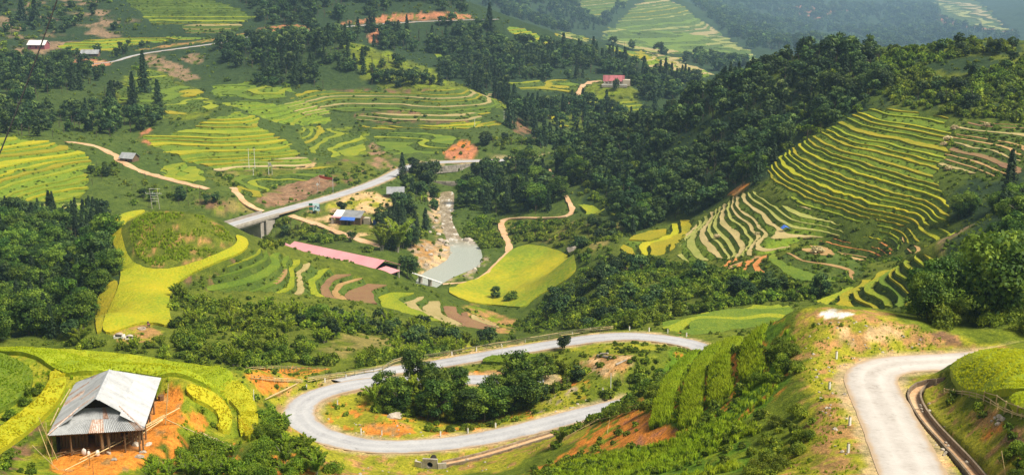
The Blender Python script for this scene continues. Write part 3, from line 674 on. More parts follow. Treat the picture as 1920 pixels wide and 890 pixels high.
LABELS_F = {
 'north_green': 'green steps on the slope above the red valley road cutting', 'right_lower': 'thin yellow strips below the golden terraces, beside the bushy gully',
 'upper_green': 'light green stepped plots between the bright terraces and the wide bench', 'under_bench': 'green terraced slope just below the long yellow strip', 'brown_bench': 'brown and green bench plots above the long yellow strip', 'left_low': 'low harvested steps under the golden terraces at the picture edge', 'cliff_top': 'green steps along the top of the brown cliff', 'left_slope': 'grassy stepped slope behind the tall conifers', 'far_upper': 'hazy terraces beside the top of the far forest', 'far_low': 'hazy terraces at the foot of the large far hillside',
 'right_hill': 'steep gold and green rice terraces under the wooded ridge', 'right_hill_fallow': 'brown fallow terraces beside the golden rice hillside',
 'right_stubble': 'pale harvested stubble terraces below the golden rice hillside', 'right_nose': 'bright yellow rice terraces on the nose of the wooded hill',
 'right_earth': 'long orange earth ledges between dark bushy banks', 'right_bowl': 'green curved terraces in the hollow above the dirt plateau',
 'gully_field': 'smooth yellow green field beside the bend of the asphalt road', 'knoll_terraces': 'stepped green and brown terraces falling away from the grassy knoll',
 'valley_field': 'flat yellow green rice field beside the river pool', 'left_gold': 'golden rice terraces above the dark conifers at the picture edge',
 'mid_gold': 'bright rice terraces above the power poles and cliff', 'mid_stubble': 'pale harvested strips just below the bright rice terraces',
 'mid_arcs': 'small curved green terraces beside the orange track', 'bench_terraces': 'wide terraces with straw coloured edges below the conifer spur',
 'bench_stubble': 'small tan harvested terraces at the end of the wide bench', 'bench_strip': 'single long yellow rice strip across the middle hillside',
 'slope_green': 'light green terraces on the slope below the conifer spur', 'top_green': 'green stepped fields above the hillside road',
 'top_gold': 'golden terraces beside the white roofed hillside house', 'top_fallow': 'grey brown bare terraces between the green and golden fields',
 'mid_valley_rows': 'thin green rows on the far valley side below the forest', 'hillock_rows': 'green rows at the foot of the red roofed house',
 'gully_rows': 'small yellow steps in the wooded gully', 'path_green': 'small green plots beside the winding valley path',
 'spur_rows': 'tiny light green steps behind the conifer spur', 'ring_rows': 'short yellow terrace arcs beside the tall conifers',
 'crest_field': 'thin yellow field on the crest of the wooded ridge', 'far_gold': 'light terraces behind the lone cypress at the road end',
 'far_fallow': 'dull brown terraces in the haze behind the valley forest', 'far_big': 'large hazy terraced hillside in the distance',
 'far_stubble': 'pale tan terraces behind the wooded ridge end', 'far_right': 'faint hazy terraces in the top corner', 'far_mid': 'narrow hazy terraced spur in the distance'}
field_tris = 0
BANKPTS = []
def build_field(name, outline, dz, al, ch, g, kind):
    global field_tris
    Wd = world_ring(outline)
    if len(Wd) < 4: print('FIELD LOST', name); return
    xs = np.arange(min(p[0] for p in Wd)-g, max(p[0] for p in Wd)+2*g, g); ys = np.arange(min(p[1] for p in Wd)-g, max(p[1] for p in Wd)+2*g, g)
    gx, gy = np.meshgrid(xs, ys); gx = gx+g*.0; sd = ring_dist(gx, gy, Wd); sd = np.where(in_poly(gx, gy, Wd), -sd, sd)
    small = max(-float(sd.min()), .1); rag = lambda x, y: min(2.2*max(.5, min(4, float(y.mean())/450)), .3*small)*fbm(x/(9*float(y.mean())/450), y/(9*float(y.mean())/450), 17, 3)*(0 if kind == 'mixed' else 1)
    sd = sd + rag(gx, gy)       # ragged outline
    rnd = random.Random(name)
    big = 14+6*dz
    h = ground(gx, gy)
    for _ in range(2):
        hp = np.pad(h, 1, mode='edge'); h = (hp[:-2, 1:-1]+hp[2:, 1:-1]+hp[1:-1, :-2]+hp[1:-1, 2:]+2*h)/6
    h = h + (.16 if name.startswith('right') else .32)*dz*fbm(gx/big, gy/big, len(name), 2) + .02*dz*vnoise(gx/3.5, gy/3.5, 5)
    # uneven spacing of the steps: a smooth monotone warp of height
    hw = h/dz + .22*np.sin(h/dz*1.7+len(name)) + .12*np.sin(h/dz*3.9)
    ofs = -.1*dz if ch > .25 else .15*dz
    strips = {}; bank = []
    k0s = {}
    ny, nx = gx.shape
    for i in range(ny-1):
        for j in range(nx-1):
            if min(sd[i, j], sd[i+1, j], sd[i, j+1], sd[i+1, j+1]) > 0: continue
            q = [(gx[a, b], gy[a, b], hw[a, b], h[a, b], sd[a, b]) for a, b in ((i, j), (i, j+1), (i+1, j+1), (i+1, j))]
            tris = ((q[0], q[1], q[2]), (q[0], q[2], q[3])) if (i+j) % 2 else ((q[0], q[1], q[3]), (q[1], q[2], q[3]))
            for T in tris:
                P = list(T)
                if max(p[4] for p in P) > 0: P = clip(P, 4, 0.0, True)
                if len(P) < 3: continue
                lo = min(p[2] for p in P); hi = max(p[2] for p in P)
                for k in range(int(math.floor(lo)), int(math.floor(hi))+1):
                    Q = P
                    if lo < k: Q = clip(Q, 2, float(k), False)
                    R = Q
                    if len(Q) >= 3 and lo < k+al:
                        S = clip(Q, 2, k+al, True) if hi > k+al else Q
                        if len(S) >= 3: strips.setdefault(k, []).append(S)
                    if hi > k+al:
                        R = clip(Q, 2, k+al, False)
                        if hi > k+1: R = clip(R, 2, float(k+1), True)
                        if len(R) >= 3: bank.append((k, R))
    # height of each tread: mean of the true ground height along its outer edge
    def level(k):
        if k not in k0s:
            vals = [p[3]-(p[2]-k)*dz for S in strips.get(k, []) for p in S] or [None]
            k0s[k] = None if vals[0] is None else sum(vals)/len(vals)
        return k0s[k]
    def lz(k, p):      # local tread height: follows the ground slowly along the contour
        base = p[3]-(p[2]-k)*dz
        L_ = level(k)
        return base if L_ is None else .5*base+.5*L_ if abs(base-L_) < dz else base
    root = tag(empty('terraced_field', (0, 0, 0)), LABELS_F[name], 'terraced field', 'terraced fields on the hillsides', 'thing')
    cols, bmat = KINDS_F[kind]
    def pieces(polys):
        par = {}
        def find(a):
            while par[a] != a: par[a] = par[par[a]]; a = par[a]
            return a
        keys = []
        for P in polys:
            ks = [(round(q[0]*50), round(q[1]*50)) for q in P]; keys.append(ks)
            for k_ in ks: par.setdefault(k_, k_)
            for k_ in ks[1:]: par[find(k_)] = find(ks[0])
        out = {}
        for P, ks in zip(polys, keys): out.setdefault(find(ks[0]), []).append(P)
        area = lambda P: abs(sum(a[0]*b[1]-b[0]*a[1] for a, b in zip(P, P[1:]+P[:1])))/2
        return [v for v in out.values() if sum(area(P) for P in v) > .8*g]
    def emit(nm, polys, mat, drop, smooth=False):
        for part in pieces(polys): emit_one(nm, part, mat, drop, smooth)
    def emit_one(nm, polys, mat, drop, smooth=False):
        global field_tris
        idx = {}; V = []; Fc = []
        def vid(x, y, z):
            key = (round(x*50), round(y*50))
            if key not in idx: idx[key] = len(V); V.append((x, y, z))
            return idx[key]
        ec = {}
        for P in polys:
            ids = []
            for p in P:
                q = vid(*p)
                if not ids or (ids[-1] != q): ids.append(q)
            if len(ids) > 1 and ids[0] == ids[-1]: ids.pop()
            if len(set(ids)) < 3 or len(set(ids)) != len(ids): continue
            Fc.append(tuple(ids))
            for a, b in zip(ids, ids[1:]+ids[:1]): ec[(a, b)] = ec.get((a, b), 0)+1
        low = {}
        edges = [(a, b) for (a, b) in ec if (b, a) not in ec]
        for a, b in edges:
            for w in (a, b):
                if w not in low: low[w] = len(V); V.append((V[w][0], V[w][1], V[w][2]-drop))
            Fc.append((b, a, low[a], low[b]))
        if not Fc: return None
        field_tris += sum(len(f)-2 for f in Fc)
        return obj(nm, mesh(nm, V, Fc, mat, smooth), root)
    first = kind == 'mixed'
    for kb in sorted({k for k, _ in bank}):
        emit('bank', [[(p[0], p[1], lz(k, p)*(1-(p[2]-k-al)/(1-al)) + (lz(k+1, p))*((p[2]-k-al)/(1-al)) + ofs + (0 if 0 < (p[2]-k-al)/(1-al) < .999 else 0)) for p in R] for k, R in bank if k == kb], M[bmat], dz*1.3)
    rough = {'earth': (.22, .6, 1.2), 'mixed': (.25, .5, 1.0), 'fallow': (.2, .6, 1.2), 'green': (.3, .4, .8), 'bench': (.10, .6, 1.2), 'stubble': (.14, .4, .8)}.get(kind, (.13, .4, .8))
    far_ = max(1.0, (Wd[0][1]/450)**2)
    for k, R in bank:
        ar = abs(sum(p[0]*q[1]-q[0]*p[1] for p, q in zip(R, R[1:]+R[:1])))/2
        n_ = ar*rough[0]/far_; n_ = int(n_)+(rnd.random() < n_-int(n_))
        for _ in range(n_):
            w_ = [rnd.random()+.05 for _ in R]; tt = sum(w_); p = [sum(a*r_[q] for a, r_ in zip(w_, R))/tt for q in range(4)]
            f_ = (p[2]-k-al)/(1-al); hgt = rnd.uniform(rough[1], rough[2])*min(2.0, far_**.25)
            BANKPTS.append((p[0], p[1], lz(k, p)*(1-f_)+lz(k+1, p)*f_+ofs-.1, hgt))
    big_strips = sorted(strips, key=lambda k: -len(strips[k]))[:290]
    top = max(strips) if strips else 0; lowk = min(strips) if strips else 0
    for k in sorted(strips):
        col = rnd.choice(cols)
        if kind == 'mixed':
            mx = sum(p[0] for S in strips[k] for p in S)/sum(len(S) for S in strips[k])
        c_ = ch*rnd.uniform(.85, 1.15)
        if kind == 'earth' and len(strips[k])*g*g*.5 > 260: col = 'green'
        if kind == 'mixed':       # tilled brown treads towards the river, green ones by the knoll
            A = [S for S in strips[k] if S[0][0] < -68]; Bq = [S for S in strips[k] if S[0][0] >= -68]
            for part, cc in ((A, rnd.choice(['green', 'lime', 'green'])), (Bq, rnd.choice(['tanearth', 'tanearth', 'straw', 'brown', 'tanearth', 'lime']))):
                if part: emit('terrace', [[(p[0], p[1], lz(k, p)+ofs+c_) for p in S] for S in part], CROP[cc], c_+.3)
            continue
        if len(strips[k])*g*g < 1.5: continue
        emit('terrace', [[(p[0], p[1], lz(k, p)+ofs+c_) for p in S] for S in strips[k]], CROP[col], c_+.3)
    if not root.children: bpy.data.objects.remove(root)
    r, c, sdg = grid_mask(Wd, 8.0); my_ = float(gy.mean()); pr_ = min(2.2*max(.5, min(4, my_/450)), .3*small)*fbm(XX[r, c]/(9*my_/450), YY[r, c]/(9*my_/450), 17, 3)*(0 if kind == 'mixed' else 1); sdg = sdg+pr_
    HM[r, c] = HM[r, c]-(dz*1.1+.5)*sstep(0, 1.2*g, -sdg)
    keepout[r[sdg < -.3*g], c[sdg < -.3*g]] = True
for fdef in FIELDS: build_field(*fdef)
print('field tris', field_tris)

# flat paddies: one sheet of standing rice each, with its cut edge
FLATS = [  # outline, crop height, colour, grid, label, tuft material, tufts per square metre
 ('222,404 265,394 275,398 238,414 226,432 232,460 242,486 262,503 300,509 340,503 385,488 430,470 447,456 440,442 462,448 468,462 450,478 400,496 345,522 320,545 316,580 326,617 280,606 240,614 205,630 190,620 200,590 222,545 228,510 212,460 207,425', .6, 'yellow', 1.0, 'bright yellow rice field round the foot of the grassy knoll', 'ricetuft', 0.0),
 ('176,572 205,530 224,528 214,560 196,590 190,628 182,635', .5, 'gold', 1.0, 'narrow golden strip one step below the knoll rice field', 'ricetuft', 0.0),
 ('-30,652 0,655 100,656 250,668 340,684 420,694 440,708 430,728 400,737 345,724 310,714 200,698 132,710 98,694 60,668 0,664 -30,664', .6, 'nearlime', .7, 'broad yellow green rice field behind the tin roofed house', 'ricegreen', 5),
 ('405,733 440,712 474,742 486,788 480,815 466,828 446,814 454,782 432,755', .6, 'neargold', .6, 'outer golden rice strip curving round the orange bank', 'ricetuft', 6),
 ('348,724 396,738 426,762 438,790 430,814 406,812 413,786 396,768 352,748', .6, 'neargold', .6, 'inner golden rice strip nearest the orange yard', 'ricetuft', 6),
 ('96,696 130,712 112,758 62,808 0,852 -30,868 -30,832 0,808 58,766 92,728', .6, 'neargold', .6, 'golden rice strip curving down the outer side of the tin roofed house', 'ricetuft', 6),
 ('-30,666 0,668 50,690 66,710 50,745 0,776 -30,790', .7, 'green', .7, 'dark green rice plot in the lower corner beside the golden strip', 'grass', 4),
 ('1778,704 1790,688 1815,673 1860,664 1935,668 1950,700 1950,740 1880,742 1840,750 1800,738', .7, 'nearlime', .4, 'yellow green rice plot on the raised bank beside the concrete road', 'ricegreen', 9),
 ('1886,752 1950,742 1950,785 1905,778', .7, 'nearlime', .4, 'lower corner rice plot beyond the bamboo rail', 'ricegreen', 9),
 ('833,545 870,530 905,522 938,490 962,466 1000,458 1060,475 1085,500 1070,520 1030,545 1000,560 985,578 950,575 900,570 870,565', .5, 'valley', 2.0, 'flat yellow green rice field beside the river pool', 'ricegreen', 0.0),
 ('905,676 930,669 1030,668 1026,682 905,684', .6, 'green', .5, 'small bright green rice plot between the two road arms', 'grass', 6),
]
FLAT_RINGS = []
for px, ch, colr, g, label, tm, dens in FLATS:
    Wd = world_ring(px)
    FLAT_RINGS.append((Wd, ch, tm, dens))
    xs = np.arange(min(p[0] for p in Wd)-g, max(p[0] for p in Wd)+2*g, g); ys = np.arange(min(p[1] for p in Wd)-g, max(p[1] for p in Wd)+2*g, g)
    gx, gy = np.meshgrid(xs, ys); sd = ring_dist(gx, gy, Wd); sd = np.where(in_poly(gx, gy, Wd), -sd, sd)
    hz = ground(gx, gy)+ch+.12*vnoise(gx/1.3, gy/1.3, 8)
    idx = {}; V = []; Fc = []; ec = {}
    for i in range(gx.shape[0]-1):
        for j in range(gx.shape[1]-1):
            if min(sd[i, j], sd[i+1, j], sd[i, j+1], sd[i+1, j+1]) > 0: continue
            P = clip([(gx[a, b], gy[a, b], hz[a, b], sd[a, b]) for a, b in ((i, j), (i, j+1), (i+1, j+1), (i+1, j))], 3, 0.0, True)
            ids = []
            for p in P:
                key = (round(p[0]*100), round(p[1]*100))
                if key not in idx: idx[key] = len(V); V.append(p[:3])
                if not ids or ids[-1] != idx[key]: ids.append(idx[key])
            if len(ids) > 2 and len(set(ids)) == len(ids):
                Fc.append(tuple(ids))
                for a, b in zip(ids, ids[1:]+ids[:1]): ec[(a, b)] = 1
    low = {}
    for a, b in [e for e in ec if (e[1], e[0]) not in ec]:
        for w in (a, b):
            if w not in low: low[w] = len(V); V.append((V[w][0], V[w][1], V[w][2]-ch-.6))
        Fc.append((b, a, low[a], low[b]))
    tag(obj('rice_field', mesh('rice_field', V, Fc, CROP[colr])), label, 'rice field', 'level rice fields', 'thing')
    r, c, sdg = grid_mask(Wd, 0.0); keepout[r[sdg < .3], c[sdg < .3]] = True

# ---------------------------------------------------------------- the ground sheet
def ground_sheet():
    V = np.stack([XX, YY, HM], -1).reshape(-1, 3).astype(np.float32)
    a = (np.arange(NL-1)[:, None]*NS + np.arange(NS-1)[None, :]).ravel()
    Fq = np.stack([a, a+1, a+1+NS, a+NS], 1).astype(np.int32)
    me = bpy.data.meshes.new('ground'); n = len(Fq)
    me.vertices.add(len(V)); me.vertices.foreach_set('co', V.ravel())
    me.loops.add(n*4); me.loops.foreach_set('vertex_index', Fq.ravel())
    me.polygons.add(n); me.polygons.foreach_set('loop_start', np.arange(0, n*4, 4, dtype=np.int32))
    me.polygons.foreach_set('use_smooth', np.ones(n, bool))
    at_ = me.color_attributes.new('tint', 'FLOAT_COLOR', 'POINT')
    at_.data.foreach_set('color', np.concatenate([TINT.reshape(-1, 3), np.ones((len(V), 1))], 1).astype(np.float32).ravel())
    me.materials.append(M['ground']); me.update(calc_edges=True); me.validate()
    return tag(obj('ground', me), kind='structure')
ground_sheet()

# roads and tracks: ribbons a hand above the graded ground
def ribbon(name, P, w, mat, lift, thick, kind='structure', ncross=13, crown=.06, jitter=0.0):
    V = []; Fc = []; n = len(P)
    T = np.gradient(P[:, :2], axis=0); T /= np.linalg.norm(T, axis=1)[:, None]+1e-9
    Nn = np.stack([-T[:, 1], T[:, 0]], 1)
    for i in range(n):
        for q in range(ncross):
            o = (q/(ncross-1)-.5)*w
            if q in (0, ncross-1): o *= 1+jitter*math.sin(i*1.7+q)*.1+jitter*random.uniform(-.1, .1)
            V.append((P[i, 0]+Nn[i, 0]*o, P[i, 1]+Nn[i, 1]*o, P[i, 2]+lift+crown*(1-(2*q/(ncross-1)-1)**2)))
        for q in (0, ncross-1):
            v = V[-ncross+q if q == 0 else -1-0] if False else V[i*(ncross+2)+q]
            V.append((v[0], v[1], v[2]-thick))
    st = ncross+2
    for i in range(n-1):
        a, b = i*st, (i+1)*st
        for q in range(ncross-1): Fc.append((a+q+1, a+q, b+q, b+q+1))
        Fc.append((a, a+ncross, b+ncross, b)); Fc.append((a+ncross+1, a+ncross-1, b+ncross-1, b+ncross+1))
    me = mesh(name, V, Fc, mat); ca = me.color_attributes.new('verge', 'FLOAT_COLOR', 'POINT')
    e = np.tile(np.array([abs(2*q/(ncross-1)-1)**3 for q in range(ncross)]+[1, 1]), n); ca.data.foreach_set('color', np.stack([e, e, e, np.ones_like(e)], 1).astype(np.float32).ravel())
    wa_ = me.color_attributes.new('wheel', 'FLOAT_COLOR', 'POINT'); e = np.tile(np.array([math.exp(-((abs(2*q/(ncross-1)-1)-.38)/.16)**2) for q in range(ncross)]+[0, 0]), n); wa_.data.foreach_set('color', np.stack([e, e, e, np.ones_like(e)], 1).astype(np.float32).ravel())
    return tag(obj(name, me), kind=kind)
for name, (P, w) in ROADW.items():
    ribbon(name, P, w, M['concrete_road'] if name == 'concrete_road' else M['asphalt'], .05, .5, jitter=.12)
for name, (P, w) in PATHW.items():
    Q = P.copy(); Q[:, 2] = ground(Q[:, 0], Q[:, 1])
    for _ in range(2): Q[1:-1, 2] = np.maximum(Q[1:-1, 2], (Q[:-2, 2]+Q[2:, 2])/2)
    ribbon(name, Q, w, M['track'], .16, .6, jitter=1.5)
# river
m, N, L, B = new_mat('river_water')
g = N.new('ShaderNodeNewGeometry'); mp = N.new('ShaderNodeMapping'); mp.inputs['Scale'].default_value = (1, .35, 1); L.new(g.outputs['Position'], mp.inputs[0])
n1 = noise(N, L, mp.outputs[0], .35, 4, .65); n2 = noise(N, L, g.outputs['Position'], 1.1, 3)
sx = N.new('ShaderNodeSeparateXYZ'); L.new(g.outputs['Position'], sx.inputs[0])
fy = N.new('ShaderNodeMapRange'); fy.inputs[1].default_value = 512; fy.inputs[2].default_value = 530; L.new(sx.outputs['Y'], fy.inputs[0])
rr = ramp(N, [(.40, (.22, .16, .08)), (.53, (.36, .28, .17)), (.60, (.62, .57, .48)), (.66, (.8, .78, .74))]); L.new(n1.outputs[0], rr.inputs[0])
cc = mixc(N, L, fy.outputs[0], (.36, .38, .32), rr.outputs[0]); L.new(cc, B.inputs['Base Color'])
B.inputs['Roughness'].default_value = .12; B.inputs['Specular IOR Level'].default_value = .4; bump(N, L, B, n2.outputs[0], .6, .25)
M['water'] = m
Wd = RIVER_W; gg = 2.0
xs = np.arange(min(p[0] for p in Wd)-12, max(p[0] for p in Wd)+12, gg); ys = np.arange(min(p[1] for p in Wd)-3, max(p[1] for p in Wd)+8, gg)
gx, gy = np.meshgrid(xs, ys); sd = ring_dist(gx, gy, Wd); sd = np.where(in_poly(gx, gy, Wd), -sd, sd)
V = []; Fc = []; idx = {}
for i in range(gx.shape[0]-1):
    for j in range(gx.shape[1]-1):
        P = clip([(gx[a, b], gy[a, b], sd[a, b]) for a, b in ((i, j), (i, j+1), (i+1, j+1), (i+1, j))], 2, 3.0, True)
        if len(P) < 3: continue
        ids = []
        for p in P:
            key = (round(p[0]*100), round(p[1]*100))
            if key not in idx: idx[key] = len(V); V.append((p[0], p[1], float(water_z(p[1]))))
            ids.append(idx[key])
        Fc.append(tuple(ids))
tag(obj('river', mesh('river', V, Fc, M['water'])), kind='structure')
# ---------------------------------------------------------------- plant shapes: many small leaf faces, each carrying its clump's tone
def leaf_mesh(name, centres, normals, sizes, tones, mat, rnd, aspect=1.6, fold=.25):
    n = len(centres)
    centres = np.asarray(centres, float); normals = np.asarray(normals, float)
    normals /= np.linalg.norm(normals, axis=1)[:, None]+1e-9
    a = rnd.normal(size=(n, 3)); a -= normals*np.sum(a*normals, 1)[:, None]; a /= np.linalg.norm(a, axis=1)[:, None]+1e-9
    b = np.cross(normals, a); s = np.asarray(sizes, float)[:, None]
    v = np.stack([centres-a*s*aspect*.5, centres+b*s*.5-normals*s*fold*.3, centres+a*s*aspect*.5, centres-b*s*.5-normals*s*fold*.3], 1).reshape(-1, 3)
    me = bpy.data.meshes.new(name)
    me.vertices.add(n*4); me.vertices.foreach_set('co', v.astype(np.float32).ravel())
    me.loops.add(n*4); me.loops.foreach_set('vertex_index', np.arange(n*4, dtype=np.int32))
    me.polygons.add(n); me.polygons.foreach_set('loop_start', np.arange(0, n*4, 4, dtype=np.int32))
    t = np.repeat(np.clip(np.asarray(tones, float), 0, 1), 4)
    ca = me.color_attributes.new('tone', 'FLOAT_COLOR', 'POINT')
    ca.data.foreach_set('color', np.stack([t, t, t, np.ones_like(t)], 1).astype(np.float32).ravel())
    me.materials.append(mat); me.update(calc_edges=True)
    return me
def clumps(rnd, blobs, n, spread=.75, up=.25, rag=.22):
    """Leaf places on the skins of ellipsoid clumps (centre, radius, tone)."""
    Cs, Ns, Ts = [], [], []
    area = np.array([b[1]**2 for b in blobs]); share = (area/area.sum()*n).astype(int)+2
    for (c, r, tone), k in zip(blobs, share):
        d = rnd.normal(size=(k, 3)); d /= np.linalg.norm(d, axis=1)[:, None]; d[:, 2] = np.abs(d[:, 2])*np.where(rnd.random(k) < .75, 1, -1)
        rr = r*(1-rag*rnd.random(k)**2*2+.12*rnd.normal(size=k))
        Cs.append(np.array(c)+d*rr[:, None]*np.array([1, 1, .82])); nn = d*(1-spread*.5)+rnd.normal(size=(k, 3))*spread*.5; nn[:, 2] += up; Ns.append(nn)
        Ts.append(tone+.14*rnd.normal(size=k))
    return np.vstack(Cs), np.vstack(Ns), np.concatenate(Ts)
def broad_crown(seed, nleaf, size, h=1.0, w=.42, base=.10, nb=16, mat='broad', rag=.22):
    """Unit-height broadleaf crown."""
    rnd = np.random.default_rng(seed); blobs = []
    for k in range(nb):
        f = rnd.random(); z = base+.1+f*(h-base-.2); env = w*math.sin(math.pi*(.16+.74*f))**.7
        a = rnd.random()*6.283; q = env*(.35+.65*rnd.random()**.5)*.78
        r = (.13+.10*rnd.random())*(w/.42)
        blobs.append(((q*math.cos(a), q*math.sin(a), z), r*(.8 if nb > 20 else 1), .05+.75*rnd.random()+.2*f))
    c, n, t = clumps(rnd, blobs, nleaf, rag=rag)
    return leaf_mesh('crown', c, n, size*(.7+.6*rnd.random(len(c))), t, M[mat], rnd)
def trunk_mesh(seed, h=.55, r=.028, limbs=5, mat='bark'):
    rnd = random.Random(seed); mb = MB()
    bend = (rnd.uniform(-.04, .04), rnd.uniform(-.04, .04))
    mb.tube([(0, 0, -.08), (bend[0]*.4, bend[1]*.4, h*.4), (bend[0], bend[1], h)], r, 6, r*.45)
    for k in range(limbs):
        a = rnd.random()*6.28; z = h*rnd.uniform(.45, .9); L_ = rnd.uniform(.16, .28)
        mb.tube([(bend[0]*z/h, bend[1]*z/h, z), (bend[0]+math.cos(a)*L_*.5, bend[1]+math.sin(a)*L_*.5, z+L_*.5), (bend[0]+math.cos(a)*L_, bend[1]+math.sin(a)*L_, z+L_*.75)], r*.45, 4, r*.15)
    return mesh('trunk', mb.v, mb.f, M[mat])
def conifer_crown(seed, nleaf, size, w=.20, base=.06):
    rnd = np.random.default_rng(seed); tiers = 15; Cs, Ns, Ts = [], [], []
    per = nleaf//tiers
    for k in range(tiers):
        f = k/(tiers-1); z = base+(1-base)*f; r = w*(1-f)**.8*(.8+.4*rnd.random())+.012
        nb = 5+int(4*(1-f)); off = rnd.random()*6.28
        for b in range(nb):
            a = off+b*6.283/nb+rnd.normal()*.2; L_ = r*(.75+.5*rnd.random()); m = max(3, per//nb)
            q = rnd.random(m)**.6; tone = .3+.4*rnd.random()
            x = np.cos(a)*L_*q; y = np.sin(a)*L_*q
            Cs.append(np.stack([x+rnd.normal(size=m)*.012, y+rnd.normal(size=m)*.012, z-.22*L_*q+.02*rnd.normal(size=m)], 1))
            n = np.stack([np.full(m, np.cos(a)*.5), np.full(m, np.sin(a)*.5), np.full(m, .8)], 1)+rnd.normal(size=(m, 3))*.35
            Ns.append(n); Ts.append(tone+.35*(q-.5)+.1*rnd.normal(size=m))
    c, n, t = np.vstack(Cs), np.vstack(Ns), np.concatenate(Ts)
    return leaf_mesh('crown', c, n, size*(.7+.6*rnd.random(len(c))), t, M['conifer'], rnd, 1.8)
def shrub_mesh(seed, nleaf, size, nb=9, flat=.75, mat='shrub'):
    rnd = np.random.default_rng(seed); blobs = []
    for k in range(nb):
        a = rnd.random()*6.283; q = .62*rnd.random()**.6; r = .22+.2*rnd.random()
        blobs.append(((q*math.cos(a), q*math.sin(a), max(.12, (1-q)*flat*rnd.uniform(.5, 1))), r, .2+.6*rnd.random()))
    c, n, t = clumps(rnd, blobs, nleaf)
    return leaf_mesh('shrub', c, n, size*(.7+.6*rnd.random(len(c))), t, M[mat], rnd, 1.7)
def bamboo_mesh(seed, nleaf, size, culms=13):
    """Arching culms ending in feathery plumes; unit height."""
    rnd = np.random.default_rng(seed); Cs, Ns, Ts = [], [], []
    for k in range(culms):
        a = rnd.random()*6.283; lean = .12+.36*rnd.random(); hh = .65+.35*rnd.random(); m = nleaf//culms
        q = .3+.7*rnd.random(m)**.7
        x = np.cos(a)*lean*q**2.2; y = np.sin(a)*lean*q**2.2; z = hh*(q-.22*lean*q**4*2)
        wd = .085*np.sin(np.pi*np.clip(q, 0, .97))+.02
        d = rnd.normal(size=(m, 3)); d /= np.linalg.norm(d, axis=1)[:, None]
        Cs.append(np.stack([x, y, z], 1)+d*wd[:, None]*rnd.random(m)[:, None]**.4)
        nn = d*.8+rnd.normal(size=(m, 3))*.3; nn[:, 2] += .45; Ns.append(nn)
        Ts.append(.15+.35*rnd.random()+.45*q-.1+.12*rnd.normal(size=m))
    c, n, t = np.vstack(Cs), np.vstack(Ns), np.concatenate(Ts)
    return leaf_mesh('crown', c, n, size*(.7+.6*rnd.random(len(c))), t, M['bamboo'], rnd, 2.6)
def culm_mesh(seed):
    rnd = random.Random(seed); mb = MB()
    for k in range(9):
        a = rnd.random()*6.28; l = rnd.uniform(.1, .4); hh = rnd.uniform(.6, .9)
        mb.tube([(math.cos(a)*.03, math.sin(a)*.03, -.05), (math.cos(a)*l*.25, math.sin(a)*l*.25, hh*.5), (math.cos(a)*l, math.sin(a)*l, hh*.93)], .008, 4, .004)
    return mesh('culms', mb.v, mb.f, M['palebark'])
def tuft_mesh(seed, nblade, mat, lean=.35, wd=.05):
    rnd = np.random.default_rng(seed); V = []; Fc = []; T = []
    for k in range(nblade):
        a = rnd.random()*6.283; r0 = .22*rnd.random()**.5; hh = .6+.5*rnd.random(); l = lean*rnd.random(); b = rnd.random()*6.283
        x, y = r0*math.cos(a), r0*math.sin(a); dx, dy = math.cos(b)*wd, math.sin(b)*wd
        i = len(V); c2, s2 = math.cos(a)*l, math.sin(a)*l
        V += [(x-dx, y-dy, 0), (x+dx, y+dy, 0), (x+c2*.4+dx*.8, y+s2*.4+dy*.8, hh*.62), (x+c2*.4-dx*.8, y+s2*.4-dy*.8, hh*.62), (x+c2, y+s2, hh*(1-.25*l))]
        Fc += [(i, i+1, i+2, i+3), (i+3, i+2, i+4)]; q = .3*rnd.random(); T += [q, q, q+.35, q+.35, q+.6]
    me = mesh('tuft', V, Fc, mat); ca = me.color_attributes.new('tone', 'FLOAT_COLOR', 'POINT')
    nn = np.zeros((len(V), 3)); nn[:, 2] = 1.0; nn[:, :2] = np.array(V)[:, :2]*.8; nn /= np.linalg.norm(nn, axis=1)[:, None]
    me.normals_split_custom_set_from_vertices(nn.tolist())      # blades shade as a soft mass
    t = np.array(T); ca.data.foreach_set('color', np.stack([t, t, t, np.ones_like(t)], 1).astype(np.float32).ravel())
    return me
NV = 4
HI = {'conifer': [(conifer_crown(10+i, 1100, .055), trunk_mesh(10+i, .7, .013, 0)) for i in range(NV)],
      'broad': [(broad_crown(20+i, 1900, .056, w=.36+.06*(i % 3), rag=.4), trunk_mesh(20+i, .6, .02, 6, 'palebark' if i == 1 else 'bark')) for i in range(NV)],
      'bamboo': [(bamboo_mesh(30+i, 1500, .042), culm_mesh(30+i)) for i in range(3)],
      'shrub': [(shrub_mesh(40+i, 900, .11), None) for i in range(NV)]}
NEAR = {'conifer': [(conifer_crown(110+i, 3000, .03), HI['conifer'][i][1]) for i in range(2)], 'broad': [(broad_crown(120+i, 5200, .036, w=.36+.08*(i % 3), nb=30, mat='nearbroad', rag=.5), trunk_mesh(120+i, .6, .02, 8, 'palebark' if i == 1 else 'bark')) for i in range(3)],
        'bamboo': [(bamboo_mesh(130+i, 3600, .027), culm_mesh(130+i)) for i in range(2)], 'shrub': [(shrub_mesh(140+i, 2600, .062, nb=13), None) for i in range(3)]}
LO = {'conifer': [(conifer_crown(50+i, 420, .085), None) for i in range(NV)],
      'broad': [(broad_crown(60+i, 720, .085, w=.36+.06*(i % 3), rag=.4), trunk_mesh(60+i, .6, .022, 2, 'palebark' if i == 1 else 'bark')) for i in range(NV)],
      'bamboo': [(bamboo_mesh(70+i, 650, .062), None) for i in range(3)],
      'shrub': [(shrub_mesh(80+i, 320, .18), None) for i in range(NV)]}

